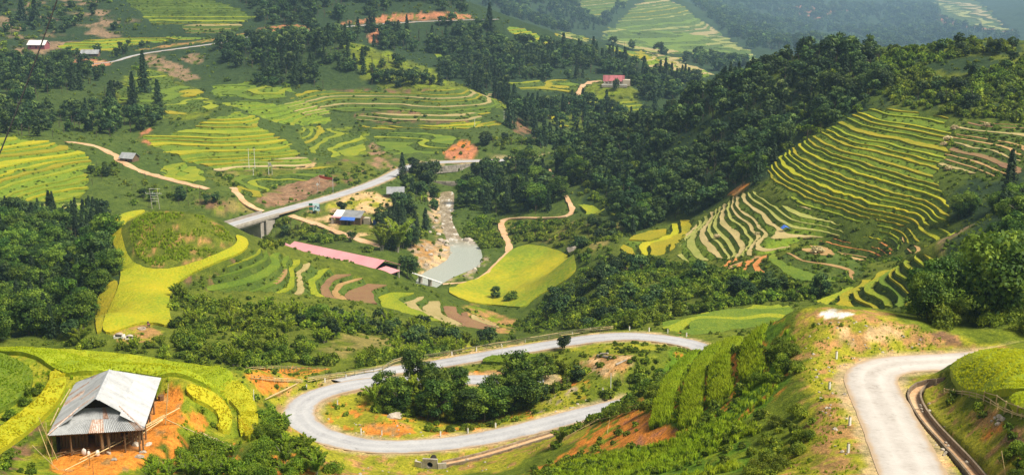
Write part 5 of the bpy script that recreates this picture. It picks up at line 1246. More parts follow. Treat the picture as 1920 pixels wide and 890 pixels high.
# ---------------------------------------------------------------- the tin-roofed house in front
HX, HY = HOUSE_C; HROT = math.atan2(.16, .99)       # its ridge runs away from the camera, a little to the left
HZ = -56.4
def build_house():
    # local frame: x across, y back from the front eave (front eave at y = -8.6), z up
    y0, LEN, W2, EZ, RZ = -8.6, 17.6, 5.25, 2.75, 6.2
    root = tag(empty('farmhouse', (HX, HY, HZ), HROT), 'farmhouse with a wide grey corrugated tin roof on an orange earth yard', 'house')
    rnd = random.Random(4)
    roof = MB()
    for yy in (1.4, 5.5, 9.5): roof.tube([(-W2, y0+yy if yy > 2 else y0+2.9, EZ-.12), (0, y0+max(yy, 3), RZ-.15), (W2, y0+yy if yy > 2 else y0+2.9, EZ-.12)], .06, 4)
    roof.tube([(-W2+.1, y0+.1, EZ-.1), (W2-.1, y0+.1, EZ-.1)], .06, 4); roof.tube([(0, y0+2, RZ-.15), (0, y0+11.4, RZ-.15)], .06, 4)
    roof = roof.build('roof', M['timber'], root)
    def sheet(a, b, c, d, n=8, amp=.05, mat='steel'):
        """Corrugated sheet: a-b along the eave, d-c along the top."""
        a, b, c, d = map(Vector, (a, b, c, d)); nrm = (b-a).cross(d-a).normalized(); mb = MB(); V = []; Fc = []
        lift = rnd.uniform(0, .03)
        for i in range(n+1):
            t = i/n; o = nrm*(amp*(1 if i % 2 else -1)+lift)
            V += [a.lerp(b, t)+o, d.lerp(c, t)+o]
        V2 = [v-nrm*.012 for v in V]; k = len(V)
        for i in range(n): Fc += [(2*i, 2*i+2, 2*i+3, 2*i+1), (k+2*i+1, k+2*i+3, k+2*i+2, k+2*i)]
        mb.add(V+V2, Fc).build('roof_sheet', M[mat], roof)
    # long sides
    for sgn in (1, -1):
        step = .88; u = 0.0
        yb, yt0, yt1 = 2.9, 1.5, 11.6          # gable base, front and back ends of the ridge
        while u < LEN-.05:
            u1 = min(u+step+.05, LEN)
            def topf(q):
                if q < yt0: return q/yb*.57
                if q > yt1: return max(0.0, (LEN-q)/(LEN-yt1))
                return 1.0
            fa, fb = topf(u), topf(u1)
            if u < yt0 <= u1: fa = fb = max(fa, .5)
            def P(q, f): return (sgn*W2*(1-f), y0+q, EZ+(RZ-EZ)*f-.10*math.sin(math.pi*f)+(.02 if sgn > 0 else 0))
            cuts = [0, .52, 1.0]
            for lo, hi in zip(cuts[:-1], cuts[1:]):
                if max(fa, fb) <= lo+.03: continue
                ov = .02 if lo else 0
                ta, tb = min(fa, hi), min(fb, hi); la, lb = min(lo-ov, ta), min(lo-ov, tb)
                m = 'rust' if rnd.random() < (.04 if sgn > 0 else .12) else 'steel'
                q = [P(u, la), P(u1, lb), P(u1, tb), P(u, ta)]
                if sgn < 0: q = [q[1], q[0], q[3], q[2]]
                q = [(x, y, z+.03*(lo > 0)) for x, y, z in q]
                sheet(*q, mat=m)
            u += step
    # front skirt below the gable and the back hip
    n = 12
    for i in range(n):
        t0, t1 = i/n, (i+1.06)/n if i < n-1 else 1.0
        def E(t): return (-W2+.05+t*(2*W2-.1), y0-.05, EZ)
        def T(t): return (-2.28+t*4.56, y0+2.9, EZ+(RZ-EZ)*.57-.05)
        def mid(t, f): a, b = Vector(E(t)), Vector(T(t)); return a.lerp(b, f)
        for lo, hi in ((0, .55), (.53, 1.0)):
            sheet(mid(t0, lo), mid(t1, lo), mid(t1, hi), mid(t0, hi), mat='rust' if rnd.random() < .08 else 'steel')
        def Eb(t): return Vector((W2-t*2*W2, y0+LEN, EZ)); 
        sheet(Eb(t0), Eb(t1), Vector((0, y0+11.6, RZ)).lerp(Eb(t1), .02), Vector((0, y0+11.6, RZ)).lerp(Eb(t0), .02))
    rc = MB()
    L_ = [(-.32, 0, -.16), (0, 0, .05), (.32, 0, -.16)]
    V = []
    for q in (1.4, 4.8, 8.2, 11.7): V += [(x, y0+q, RZ+z+.05) for x, _, z in L_]
    Fc = [(3*i+j, 3*i+j+1, 3*i+j+4, 3*i+j+3) for i in range(3) for j in range(2)]
    rc.add(V, Fc); rc.add([(x, y, z-.03) for x, y, z in V], [f[::-1] for f in Fc]); rc.build('ridge_cap', M['steel'], root)
    for a, b in (((2.28, y0+2.9, EZ+2.0), (W2, y0, EZ+.06)), ((-2.28, y0+2.9, EZ+2.0), (-W2, y0, EZ+.06))):
        MB().tube([a, b], .09, 4).build('hip_cap', M['rust'], root)
    g = MB(); g.add([(-2.3, y0+3.2, EZ+1.7), (2.3, y0+3.2, EZ+1.7), (0, y0+3.2, RZ-.2), (-2.3, y0+3.3, EZ+1.7), (2.3, y0+3.3, EZ+1.7), (0, y0+3.3, RZ-.2)], [(0, 1, 2), (5, 4, 3)]); g.build('gable_board', M['dark'], root)
    # walls of upright planks set back under the eaves
    wall = MB(); wall.box((0, y0+LEN-.9, 1.1), (2*W2-1.2, .12, 3.2)); wall.box((-W2+.7, y0+8.8, 1.1), (.12, LEN-2.2, 3.2)); wall.box((W2-.9, y0+10.2, 1.1), (.12, LEN-4.5, 3.2)); wall = wall.build('wall', M['dark'], root)
    for i in range(27):
        x = -W2+.75+i*.21*1.75
        if -1.2 < x < -.5 or 2.2 < x < 3.2: continue
        if x > W2-.9: break
        MB().box((x, y0+2.6+rnd.uniform(-.03, .03), 1.15), (.3, .06, 2.9+rnd.uniform(-.1, .1)), rnd.uniform(-.05, .05)).build('plank', M['wallwood'], wall)
    for x in (-5.0, -2.9, 0.55, 1.2, 3.0, 4.6, 5.0):
        r = .2 if x in (.55, 1.2) else .11
        MB().tube([(x, y0+.35+.1*rnd.random(), -.8), (x+rnd.uniform(-.08, .08), y0+.4, EZ+.15)], r, 7, r*.85).build('post', M['timber'], root)
    for y in (4, 8, 12): MB().tube([(W2-.4, y0+y, -.8), (W2-.35, y0+y, EZ+.2)], .1, 6).build('post', M['timber'], root)
    fl = MB(); fl.box((0, y0+8.8, -.35), (2*W2-1.0, LEN-2.0, .8)); fl.build('earth_floor', CROP['orange'], root)
    for x0_, y0_, x1_, y1_ in ((-5.4, 2.5, -5.5, 8.0), (-5.5, 9.0, -5.35, 14.5)):
        MB().tube([(x0_, y0+y0_, EZ+.25), (x1_, y0+y1_, EZ+.3)], .06, 5).build('roof_pole', M['bamboo_pole'], root)
build_house()
HM_ = Matrix.Translation((HX, HY, HZ)) @ Matrix.Rotation(HROT, 4, 'Z')
def hloc(x, y, z): return HM_ @ Vector((x, y, z))
# under the eaves: sacks, split logs
def sack(p, rz, s, label):
    bm = bmesh.new(); bmesh.ops.create_uvsphere(bm, u_segments=10, v_segments=7, radius=.5)
    for v in bm.verts:
        v.co.x *= .75; v.co.y *= .5; v.co.z = v.co.z*1.25+.55
        if v.co.z > 1.0: v.co.x *= .55; v.co.y *= .55
        v.co += Vector((math.sin(v.co.z*9), math.cos(v.co.x*8), 0))*.02
    me = bpy.data.meshes.new('sack'); bm.to_mesh(me); bm.free(); me.materials.append(M['sack'])
    s *= .8; o = obj('sack', me, None, p, rz); o.scale = (s, s, s); me.polygons.foreach_set('use_smooth', [True]*len(me.polygons)); tag(o, label, 'sack', 'sacks under the house eave')
sack(hloc(-1.5, -8.5, 0.05), .2, .95, 'cream sack at the left of the pile under the tin roof eave'); sack(hloc(-.95, -8.75, 0), 1.2, .75, 'small darker sack between the two cream sacks'); sack(hloc(.05, -8.9, 0), .7, .85, 'white sack standing beside the thick eave post')
rnd = random.Random(8)
for i in range(12):
    p = hloc(-2.6+rnd.uniform(-1.6, 1.4), -8.2+rnd.uniform(-.3, .5), .05+.1*(i//4))
    a = rnd.uniform(-.8, .8); mb = MB().tube([(-.55*math.cos(a), -.55*math.sin(a), .1), (.55*math.cos(a), .55*math.sin(a), .1+rnd.uniform(-.05, .4))], .07, 6)
    tag(mb.build('log', M['timber'], None, p), 'split firewood log in the pile under the house eave', 'log', 'firewood under the house eave')
def pole(a, b, r, label, mat='bamboo_pole', group=None, name='bamboo_pole', cat='pole'):
    a, b = Vector(a), Vector(b); m = (a+b)/2+Vector((0, 0, -.02*(b-a).length*.3))
    return tag(MB().tube([Vector((0, 0, 0)), m-a, b-a], r, 6, r*.7).build(name, M[mat], None, a), label, cat, group)
RAILS = [((312, 792), (122, 888), 'lowest of the bundled bamboo rails crossing the house yard'), ((309, 788), (180, 852), 'middle of the bundled bamboo rails crossing the house yard'), ((337, 775), (150, 868), 'longest of the bundled bamboo rails crossing the house yard'), ((306, 797), (232, 842), 'short bamboo rail at the lower edge of the yard bundle'),
         ((313, 797), (380, 822), 'first bamboo rail running down beside the boulders'), ((376, 820), (442, 845), 'second bamboo rail running down beside the bushes')]
for (a, b, lab) in RAILS:
    pole(at(*a, .75), at(*b, .45), .07, lab, group='bamboo rails round the yard')
pole(at(310, 795), at(310, 795)+Vector((.7, 0, 5.2)), .06, 'tall thin bamboo upright at the corner of the yard fence')
for a, b, lab in (((88, 852), (4.0, .3), 'upright bamboo prop at the left house corner'), ((108, 862), (5.2, -1.6), 'leaning bamboo prop crossing the left house corner'), ((98, 868), (4.4, -1.1), 'second leaning bamboo prop at the left house corner')):
    p = at(*a); pole(p, p+Vector((b[1], -.2, b[0])), .05, lab)
pole(at(62, 848, .9), at(110, 888, .5), .05, 'fallen bamboo pole on the slope left of the yard')
for u, v, lab in ((168, 872, 'short dark stake in the front of the yard'), (205, 850, 'thin stake beside the grey sheet'), (175, 889, 'small stake at the lower yard edge')):
    p = at(u, v); pole(p, p+Vector((.05, 0, 1.3)), .04, lab, 'timber', name='stake', cat='stake')
def boulder_mesh(seed):
    bm = bmesh.new(); bmesh.ops.create_icosphere(bm, subdivisions=3, radius=.5); rr = random.Random(seed)
    planes = [(Vector((rr.uniform(-1, 1), rr.uniform(-1, 1), rr.uniform(-.4, 1))).normalized(), rr.uniform(.26, .42)) for _ in range(11)]
    for v in bm.verts:
        for n_, d_ in planes:
            e = v.co.dot(n_)-d_
            if e > 0: v.co -= n_*e*.9
        v.co *= 1+.05*math.sin(v.co.x*17+seed)*math.cos(v.co.y*15)
    me = bpy.data.meshes.new('boulder'); bm.to_mesh(me); bm.free(); me.materials.append(M['rock']); return me
BOULD = [boulder_mesh(i) for i in range(5)]
def boulder(p, s, label, group=None, mat=None, flat=.7):
    o = obj('boulder', random.choice(BOULD), None, p, random.random()*6.28); o.scale = (s*random.uniform(.8, 1.3), s*random.uniform(.8, 1.2), s*flat)
    return tag(o, label, 'boulder', group)
for u, v, s, lab in ((385, 823, 1.6, 'large pale boulder at the end of the yard rail'), (402, 826, 1.2, 'brown boulder right of the large yard boulder'), (278, 833, .9, 'white stone at the right corner of the house yard'), (255, 834, 1.3, 'flat grey slab below the house roof corner'), (268, 848, .8, 'stone in the rubble below the house corner'), (262, 856, .9, 'rough stone lowest in the yard rubble'), (214, 862, .7, 'flat white stone beside the yard rails'), (204, 850, .9, 'thin grey sheet of stone in front of the eave'), (367, 867, .6, 'small white stone in the thicket below the yard'),
                     (740, 783, 2.6, 'big grey boulder on the orange mound inside the hairpin'), (1300, 582, 3.6, 'large pale rock at the foot of the terraced hill'), (1218, 597, 3.2, 'grey rock outcrop in the gully thicket'), (1330, 580, 2.0, 'smaller pale rock beside the large hill foot rock'), (1072, 470, 6.0, 'tan rock outcrop on the valley slope')):
    boulder(at(u, v, .1*s), s, lab, flat=.6)
bk = MB()
for k in range(8): bk.tube([(.3*math.cos(k*.785), .3*math.sin(k*.785), 0), (.36*math.cos(k*.785), .36*math.sin(k*.785), .7)], .07, 4)
bk.tube([(0, 0, .02), (0, 0, .66)], .33, 10, .38)
tag(bk.build('basket', M['timber'], None, at(302, 750)), 'woven brown basket alone on the orange yard', 'basket')
p = at(476, 756); pole(p, p+Vector((.05, 0, 2.6)), .07, 'pale marker pole at the tip of the golden strip', 'white', name='marker_pole')
p = at(1145, 727); pole(p, p+Vector((0, 0, 2.9)), .08, 'white marker pole on the bare knoll between the road arms', 'white', name='marker_pole')
p = at(942, 664); pole(p, p+Vector((0, 0, 2.0)), .06, 'thin white pole on the inner edge of the upper road arm', 'white', name='marker_pole')
p = at(1885, 889); pole(p, p+Vector((-.45, .1, 2.0)), .05, 'pale leaning stake in the lower right corner')

# ---------------------------------------------------------------- bamboo rails and posts along the upper road arm
def rail_fence(P, label, rails=((.35, .07), (.7, .07), (1.05, .07), (.95, .06)), every=2.2, mats=('darkpole', 'bamboo_pole'), h=1.15, name='bamboo_fence', posts=True):
    root = tag(empty(name, tuple(P[0])), label, 'fence'); o0 = Vector(P[0]); rr = random.Random(label)
    R = resample_path(np.array([tuple(p) for p in P]), every)
    if posts:
        pm = MB().tube([(0, 0, -.3), (.02, 0, h)], .06, 5)
        me = mesh('post', pm.v, pm.f, M[mats[0]])
        for q in R: obj('post', me, root, Vector(q)-o0, rr.random()*6)
    for hh, r in rails:
        i = 0
        while i < len(R)-1:
            j = min(len(R)-1, i+rr.randint(2, 4)); a, b = Vector(R[i])-o0, Vector(R[j])-o0
            mid = [(Vector(R[q])-o0)+Vector((0, rr.uniform(-.08, .08), hh+rr.uniform(-.08, .08))) for q in range(i, j+1)]
            mid[-1] += (b-a).normalized()*.5
            MB().tube(mid, r*rr.uniform(.8, 1.2), 5).build('rail', M[rr.choice(mats)], root); i = j
    return root
P_, w_ = ROADW['upper_arm_road']
T_ = np.gradient(P_[:, :2], axis=0); T_ /= np.linalg.norm(T_, axis=1)[:, None]; N_ = np.stack([-T_[:, 1], T_[:, 0]], 1)
OUT = [(p[0]+n[0]*3.9, p[1]+n[1]*3.9) for p, n in zip(P_, N_)]
uo = [float(project(p[0], p[1], gz(*p))[0]) for p in OUT]
OUT = [p for p, u in zip(OUT, uo) if 735 < u < 1150]
left = [at(577, 717), at(620, 710), at(670, 703), at(715, 696)]
FEN = [Vector((p.x, p.y, p.z)) for p in left if p.y < 260]+[Vector((p[0], p[1], gz(*p))) for p in OUT]
rail_fence(FEN, 'long grey bamboo rail fence along the outside of the upper road arm')
rail_fence([at(462, 697), at(505, 694), at(560, 694), at(610, 697)], 'dark stick fence behind the orange garden plot', ((.5, .06), (.8, .06)), 2.5)
rail_fence([at(472, 712), at(505, 715), at(540, 717), at(565, 718)], 'pale bamboo rails across the orange garden bank', ((.5, .06), (.8, .06), (.25, .05)), 3.0, ('bamboo_pole', 'bamboo_pole'))
pole(at(497, 751, .3), at(557, 722, .3), .1, 'long pale trunk lying beside the garden ditch'); pole(at(505, 745, .25), at(560, 719, .25), .08, 'second pale trunk lying behind the garden ditch')
rail_fence([at(1770, 737), at(1800, 741), at(1838, 748), at(1870, 768), at(1905, 784), at(1935, 790)], 'low bamboo rails round the raised rice plot', ((.5, .045), (.25, .04)), 2.0, ('bamboo_pole', 'bamboo_pole'), .6)
rail_fence([at(1845, 750), at(1868, 757), at(1890, 772), at(1930, 786)], 'upper bamboo rail bent round the corner rice plot', ((.8, .045),), 2.5, ('bamboo_pole', 'bamboo_pole'), .9)
for (a, b, h0, h1, lab) in (((1060, 822), (1160, 775), .3, 1.0, 'long bamboo pole over the orange scar'), ((1095, 800), (1195, 774), .8, 1.4, 'highest bamboo pole over the orange scar'), ((1065, 815), (1120, 795), .5, .9, 'short bamboo pole beside the leafy plant above the drain'), ((1120, 797), (1190, 780), .9, .9, 'lower parallel bamboo pole over the orange scar')):
    pole(at(*a, h0), at(*b, h1), .06, lab)
pole(at(1138, 813), at(1143, 795, .8), .03, 'thin stick standing in the orange scar')
# kerb stones (short white-topped posts) along the asphalt road
bm_ = MB().box((0, 0, .38), (.2, .2, 1.0)); cap_ = MB().box((0, 0, .93), (.17, .17, .12))
me_b, me_c = mesh('shaft', bm_.v, bm_.f, M['white']), mesh('cap', cap_.v, cap_.f, CROP['straw'])
BOL = [(847, 666, 'outside of the upper road arm, nearest the fence bend'), (893, 658, 'outside of the upper arm, second from the fence bend'), (940, 649, 'outside of the upper arm opposite the thin white pole'), (985, 641, 'outside of the upper arm before the young tree'), (1029, 634, 'outside of the upper arm just past the young tree foot'), (1073, 627, 'outside of the upper arm above the young tree crown'), (1107, 621, 'near the end of the bamboo road fence'), (1145, 619, 'just past the end of the bamboo road fence'), (1180, 619, 'on the crest of the upper road bend'), (1217, 621, 'right of the crest of the upper road bend'), (1252, 624, 'before the end of the upper road'), (1287, 631, 'last before the upper road ends behind the grass'),
       (609, 716, 'on the verge above the hairpin top'), (575, 728, 'on the verge left of the hairpin top'), (649, 709, 'where the two road arms meet'), (633, 758, 'inside the hairpin by the weeds'), (677, 811, 'inside the hairpin left of the orange mound'), (716, 815, 'inside the hairpin in front of the orange mound'), (826, 817, 'inside the lower arm under the dark trees'), (877, 811, 'inside the lower arm, second along the dark trees'), (929, 801, 'inside the lower arm at the end of the dark trees'), (942, 699, 'on the bare bank above the middle arm'), (1130, 735, 'on the verge at the end of the lower arm'),
       (1593, 797, 'on the dirt plateau beside the concrete road'), (1555, 730, 'on the plateau outside the concrete road bend'), (1568, 672, 'on the plateau above the concrete road bend'), (1590, 848, 'lowest on the plateau beside the concrete road')]
for u, v, lab in BOL:
    p = at(u, v); r_ = tag(empty('road_marker', tuple(p), random.random()), 'short white marker post '+lab, 'marker post', 'white marker posts along the roads')
    obj('shaft', me_b, r_); obj('cap', me_c, r_)
# drains
def trough(name, P, w, depth, th, label, cat):
    root = tag(empty(name, tuple(P[0])), label, cat)
    T = np.gradient(P[:, :2], axis=0); T /= np.linalg.norm(T, axis=1)[:, None]+1e-9; Nn = np.stack([-T[:, 1], T[:, 0]], 1); z = P[:, 2].copy()
    for _ in range(3): z[1:-1] = z[1:-1]*.5+(z[:-2]+z[2:])*.25
    def wall(nm, o0, o1, zt, zb, mat):
        V = []; Fc = []
        for i in range(len(P)):
            for o, h in ((o0, zt), (o1, zt), (o1, zb), (o0, zb)):
                V.append((P[i, 0]+Nn[i, 0]*o-P[0, 0], P[i, 1]+Nn[i, 1]*o-P[0, 1], z[i]+h-P[0, 2]))
        for i in range(len(P)-1):
            for q in range(4): Fc.append((i*4+q, i*4+(q+1) % 4, i*4+4+(q+1) % 4, i*4+4+q))
        Fc += [(3, 2, 1, 0), tuple((len(P)-1)*4+q for q in range(4))]
        obj(nm, mesh(nm, V, Fc, M[mat]), root)
    wall('side_wall', w/2, w/2+th, .12, -depth-.3, 'drainwall'); wall('side_wall', -w/2-th, -w/2, .06, -depth-.3, 'drainwall'); wall('channel_floor', -w/2, w/2, -depth, -depth-.3, 'track')
    return root
trough('drain_channel', DRAIN, 1.05, .45, .2, 'broken concrete drain curving beside the pale concrete road', 'drain')
trough('drain_channel', DRAIN2, 1.5, .3, .28, 'straight concrete drain below the lower road arm', 'drain')
# culvert head with its round pipe mouth
c0 = at(806, 878); root = tag(empty('culvert', (c0.x, c0.y, c0.z-.2), -.15), 'stone culvert head with a round dark pipe mouth below the hairpin road', 'culvert')
n = 20; V = []; Fc = []; R0 = .48
for y in (0, .5):
    for k in range(n):
        a = k/n*6.2832; V.append((R0*math.cos(a), y, .85+R0*math.sin(a)))
    for k in range(n):
        a = k/n*6.2832; m_ = max(abs(math.cos(a))/1.3, abs(math.sin(a))/.95); V.append((math.cos(a)/m_*.92, y, .85+math.sin(a)/m_))
for k in range(n):
    q = (k+1) % n; Fc += [(k, q, n+q, n+k), (2*n+q, 2*n+k, 3*n+k, 3*n+q), (q, k, 2*n+k, 2*n+q), (n+k, n+q, 3*n+q, 3*n+k)]
obj('head_wall', mesh('head_wall', V, Fc, M['concrete']), root)
V = []; Fc = []
for i, y in enumerate((.48, 3.0)):
    for k in range(n): V.append((R0*1.02*math.cos(k/n*6.2832), y, .85+R0*1.02*math.sin(k/n*6.2832)))
Fc = [(k, (k+1) % n, n+(k+1) % n, n+k) for k in range(n)]+[tuple(n+k for k in range(n))]
obj('pipe', mesh('pipe', V, Fc, M['dark']), root)
for sgn in (-1, 1): MB().box((sgn*1.9, .35, .5), (1.4, .35, 1.3), sgn*.35).build('wing_wall', M['concrete'], root)

# ---------------------------------------------------------------- bridge
P_, w_ = ROADW['valley_road']
def on_road(Y):
    i = int(np.argmin(np.abs(P_[:, 1]-Y))); return P_[i]
b0, b1 = on_road(484), on_road(533); d_ = Vector((b1[0]-b0[0], b1[1]-b0[1], 0)); L_ = d_.length; rz = math.atan2(-d_.x, d_.y)
root = tag(empty('road_bridge', (float(b0[0]), float(b0[1]), float(b0[2])), rz), 'concrete road bridge with a single broad pier behind the grassy knoll', 'bridge')
MB().box((0, L_/2-20, -.55), (9.6, L_+40, .7)).build('deck', M['concrete'], root)
for x in (-3.4, 0, 3.4): MB().box((x, L_/2-20, -1.45), (.7, L_+36, 1.1)).build('girder', M['concrete'], root)
for sgn in (-1, 1):
    MB().box((sgn*4.75, L_/2-20, .35), (.3, L_+40, 1.1)).build('parapet', M['concrete'], root)
MB().box((0, L_*.34, -7.5), (7.5, 1.6, 11)).box((0, L_*.34, -2.3), (9.0, 2.2, .7)).build('pier', M['concrete'], root)
MB().box((0, L_*.80, -5.5), (9.0, 2.2, 8)).box((4.0, L_*.9, -4), (.9, 7, 7.6), .12).box((-4.0, L_*.9, -4), (.9, 7, 7.6), -.12).build('abutment', M['concrete'], root)

# ---------------------------------------------------------------- buildings in the valley and on the hills
def gable(name, xy, z, w, l, wh, rh, rz, roofm, wallm, label, cat='house', windows=3, over=.6, porch=False):
    root = tag(empty(name, (xy[0], xy[1], z), rz), label, cat); rr = random.Random(label)
    wl = MB().box((0, 0, wh/2-.6), (w, l, wh+1.2))
    for y in (-l/2+.05, l/2-.05): wl.add([(-w/2, y, wh), (w/2, y, wh), (0, y, wh+rh-.1), (-w/2, y+.04, wh), (w/2, y+.04, wh), (0, y+.04, wh+rh-.1)], [(0, 1, 2), (5, 4, 3)])
    wl.build('wall', M[wallm], root)
    rf = empty('roof', (0, 0, 0)); rf.parent = root
    n = max(3, int(l/1.6))
    for sgn in (-1, 1):
        for k in range(n):
            ya, yb = -l/2-over+k*(l+2*over)/n, -l/2-over+(k+1)*(l+2*over)/n
            o = rr.uniform(0, .04); e = over*rh/(w/2)
            a, b, c, d = (sgn*(w/2+over), ya, wh-e+o), (sgn*(w/2+over), yb, wh-e+o), (0, yb, wh+rh+o), (0, ya, wh+rh+o)
            mb = MB().add([a, b, c, d, *[(p[0], p[1], p[2]-.1) for p in (a, b, c, d)]], [(0, 1, 2, 3) if sgn > 0 else (3, 2, 1, 0), (7, 6, 5, 4) if sgn > 0 else (4, 5, 6, 7), (0, 4, 5, 1), (1, 5, 6, 2), (2, 6, 7, 3), (3, 7, 4, 0)])
            mb.build('roof_sheet', M[roofm], rf)
    MB().box((w/2+.03, 0, .95), (.1, 1.0, 2.0)).build('door', M['dark'], root)
    for k in range(windows):
        y = -l/2+(k+.5)*l/windows
        if abs(y) < 1.1: continue
        MB().box((w/2+.03, y, 1.5), (.08, 1.0, 1.0)).build('window', M['dark'], root); MB().box((-w/2-.03, y, 1.5), (.08, 1.0, 1.0)).build('window', M['dark'], root)
    if porch:
        for k in range(6): MB().box((w/2+1.7, -l/2+.4+k*(l-.8)/5, wh/2-.7), (.28, .28, wh+.9)).build('column', M['white'], root)
    return root
def z_at(k): return gz(*SPOT_XY[k])
P2 = math.pi/2
gable('hill_house', SPOT_XY['white'], z_at('white')+.6, 8.5, 14, 3.2, 3.0, -P2-.12, 'white', 'redroof', 'white roofed house with reddish walls on the upper left hillside')
gable('hill_house', SPOT_XY['lowgrey'], z_at('lowgrey'), 7, 13, 2.6, 2.6, -P2+.05, 'greyroof', 'wallwood', 'low grey roofed house just above the hillside road')
gable('hill_house', SPOT_XY['track'], z_at('track'), 5.2, 7.2, 2.2, 2.0, -P2-.35, 'greyroof', 'wallwood', 'small grey hut beside the orange track')
gable('valley_house', SPOT_XY['grey'], z_at('grey'), 6, 7.5, 2.4, 2.3, -P2+.05, 'greyroof', 'wallwood', 'grey roofed wooden house among trees above the river')
# red-roofed hilltop house: two wings, terrace, parapet
zr = z_at('red'); rx, ry = SPOT_XY['red']
root = gable('hilltop_house', (rx-1.5, ry+3, ), zr+1.2, 9, 15, 3.2, 3.6, -P2-.08, 'redroof', 'wall', 'maroon roofed house with cream walls on a terrace hilltop', porch=True)
MB().box((8.3, .5, -.3), (6.5, 19, 1.7)).build('terrace', M['concrete'], root)
MB().box((3.2, 9.5, 1.6), (7, 5.5, 4.4)).build('side_wing', M['wall'], root); MB().box((11.2, .5, .9), (.25, 19, .9)).build('parapet', M['white'], root)
pr = MB(); pr.add([(2, -1.5, 6.6), (6.4, -4.2, 3.1), (6.4, 1.2, 3.1), (2, -4.0, 3.2), (2, 1.0, 3.2)], [(0, 1, 2), (0, 3, 1), (0, 2, 4), (1, 3, 4, 2)]); pr.build('porch_roof', M['redroof'], root)
# pink shed
A_, B_ = Vector((*PINK_A, 0)), Vector((*PINK_B, 0)); c_ = (A_+B_)/2; d_ = (B_-A_); l_ = d_.length; rz = math.atan2(-d_.x, d_.y)
root = tag(empty('long_shed', (c_.x, c_.y, -117.6), rz), 'long low shed under a plain pink metal roof by the river', 'shed')
RT = 7.6; EV = 4.3; W_ = 8.2
rf = empty('roof', (0, 0, 0)); rf.parent = root
n = 16
for sgn in (-1, 1):
    for k in range(n):
        ya, yb = -l_/2+k*l_/n, -l_/2+(k+1)*l_/n; o = random.uniform(0, .02)
        q = [(sgn*W_, ya, EV+o), (sgn*W_, yb, EV+o), (0, yb, RT+o), (0, ya, RT+o)]
        MB().add(q+[(x, y, z-.12) for x, y, z in q], [(0, 1, 2, 3) if sgn > 0 else (3, 2, 1, 0), (7, 6, 5, 4) if sgn > 0 else (4, 5, 6, 7), (0, 4, 5, 1), (2, 6, 7, 3), (1, 5, 6, 2), (3, 7, 4, 0)]).build('roof_sheet', M['pinkroof'], rf)
for k in range(9):
    for sgn in (-1, 1): MB().box((sgn*(W_-.5), -l_/2+.6+k*(l_-1.2)/8, EV/2-1), (.3, .3, EV+2)).build('post', M['concrete'], root)
MB().box((-W_+.9, 0, EV/2-1), (.2, l_-2, EV+1.6)).build('wall', M['dark'], root); MB().box((0, l_/2-1.5, 1.3), (2*W_-3, .3, 4.5)).build('wall', M['dark'], root)
q = [(-1.5, l_/2-1, 5.0), (W_*.9, l_/2-1, 4.6), (W_*.9, l_/2+6, 4.1), (-1.5, l_/2+6, 4.5)]
MB().add(q+[(x, y, z-.12) for x, y, z in q], [(0, 1, 2, 3), (7, 6, 5, 4), (0, 4, 5, 1), (1, 5, 6, 2), (2, 6, 7, 3), (3, 7, 4, 0)]).build('lean_to', M['pinkroof'], root)
for x in (-1, W_*.8): MB().box((x, l_/2+5.7, 1.5), (.25, .25, 5.2)).build('post', M['concrete'], root)
for u, lab in ((503, 'leftmost small pink roofed hut beside the bridge'), (523, 'middle small pink roofed hut between the bridge and long shed'), (538, 'small pink roofed hut just left of the long shed')):
    p = at_y(u, 462, 478); gable('pink_hut', (p.x, p.y), p.z-2.6, 4.2, 4.6, 2.3, 1.2, .4, 'pinkroof', 'wall', lab, windows=1, over=.5)
# camp house: patched roof in three colours
cx, cy = SPOT_XY['camp']; root = tag(empty('camp_house', (cx, cy, gz(cx, cy)), -.25), 'camp house with a patched white, grey and blue roof', 'house')
MB().box((.5, 0, 1.2), (11.5, 5.5, 3.4)).build('wall', M['wallwood'], root)
def slab(nm, q, mat): q = [Vector(v) for v in q]; MB().add(q+[v-Vector((0, 0, .12)) for v in q], [(0, 1, 2, 3), (7, 6, 5, 4), (0, 4, 5, 1), (1, 5, 6, 2), (2, 6, 7, 3), (3, 7, 4, 0)]).build(nm, M[mat], root)
slab('roof_sheet', [(-6.6, -2.4, 3.4), (-2.6, -2.4, 3.4), (-2.6, 2.6, 5.2), (-6.6, 2.6, 5.2)], 'white'); slab('roof_sheet', [(-7.0, -3.6, 3.0), (-2.7, -3.6, 3.0), (-2.7, -2.4, 3.45), (-7.0, -2.4, 3.45)], 'pinkroof')
slab('roof_sheet', [(-2.6, -2.9, 3.2), (6.4, -2.9, 3.2), (6.4, 2.6, 5.3), (-2.6, 2.6, 5.3)], 'greyroof'); slab('blue_sheet', [(-2.4, -5.2, 2.4), (4.4, -5.2, 2.4), (4.0, -2.8, 3.3), (-2.2, -2.8, 3.3)], 'blue'); slab('roof_sheet', [(6.4, 2.6, 5.28), (-6.6, 2.6, 5.18), (-6.6, 4.4, 4.2), (6.4, 4.4, 4.2)], 'greyroof')
for x in (-2.2, 1, 4.2): MB().box((x, -5.0, .7), (.15, .15, 3.2)).build('post', M['timber'], root)
MB().box((-6.6, -3.2, .9), (.9, .9, 3.8)).build('pillar', M['concrete'], root); MB().box((8.2, .5, 1.0), (2.6, 2.6, 3.6)).build('side_wing', M['wall'], root); MB().box((.2, -2.8, 1.0), (2.4, .1, 2)).build('door', M['dark'], root)
tk = MB().tube([(0, 0, -.3), (0, 0, 2.2)], 1.0, 14); tag(tk.build('water_tank', M['blue'], None, (cx+11.5, cy-1.5, gz(cx+11.5, cy-1.5))), 'blue drum shaped tank at the end of the camp house', 'tank')
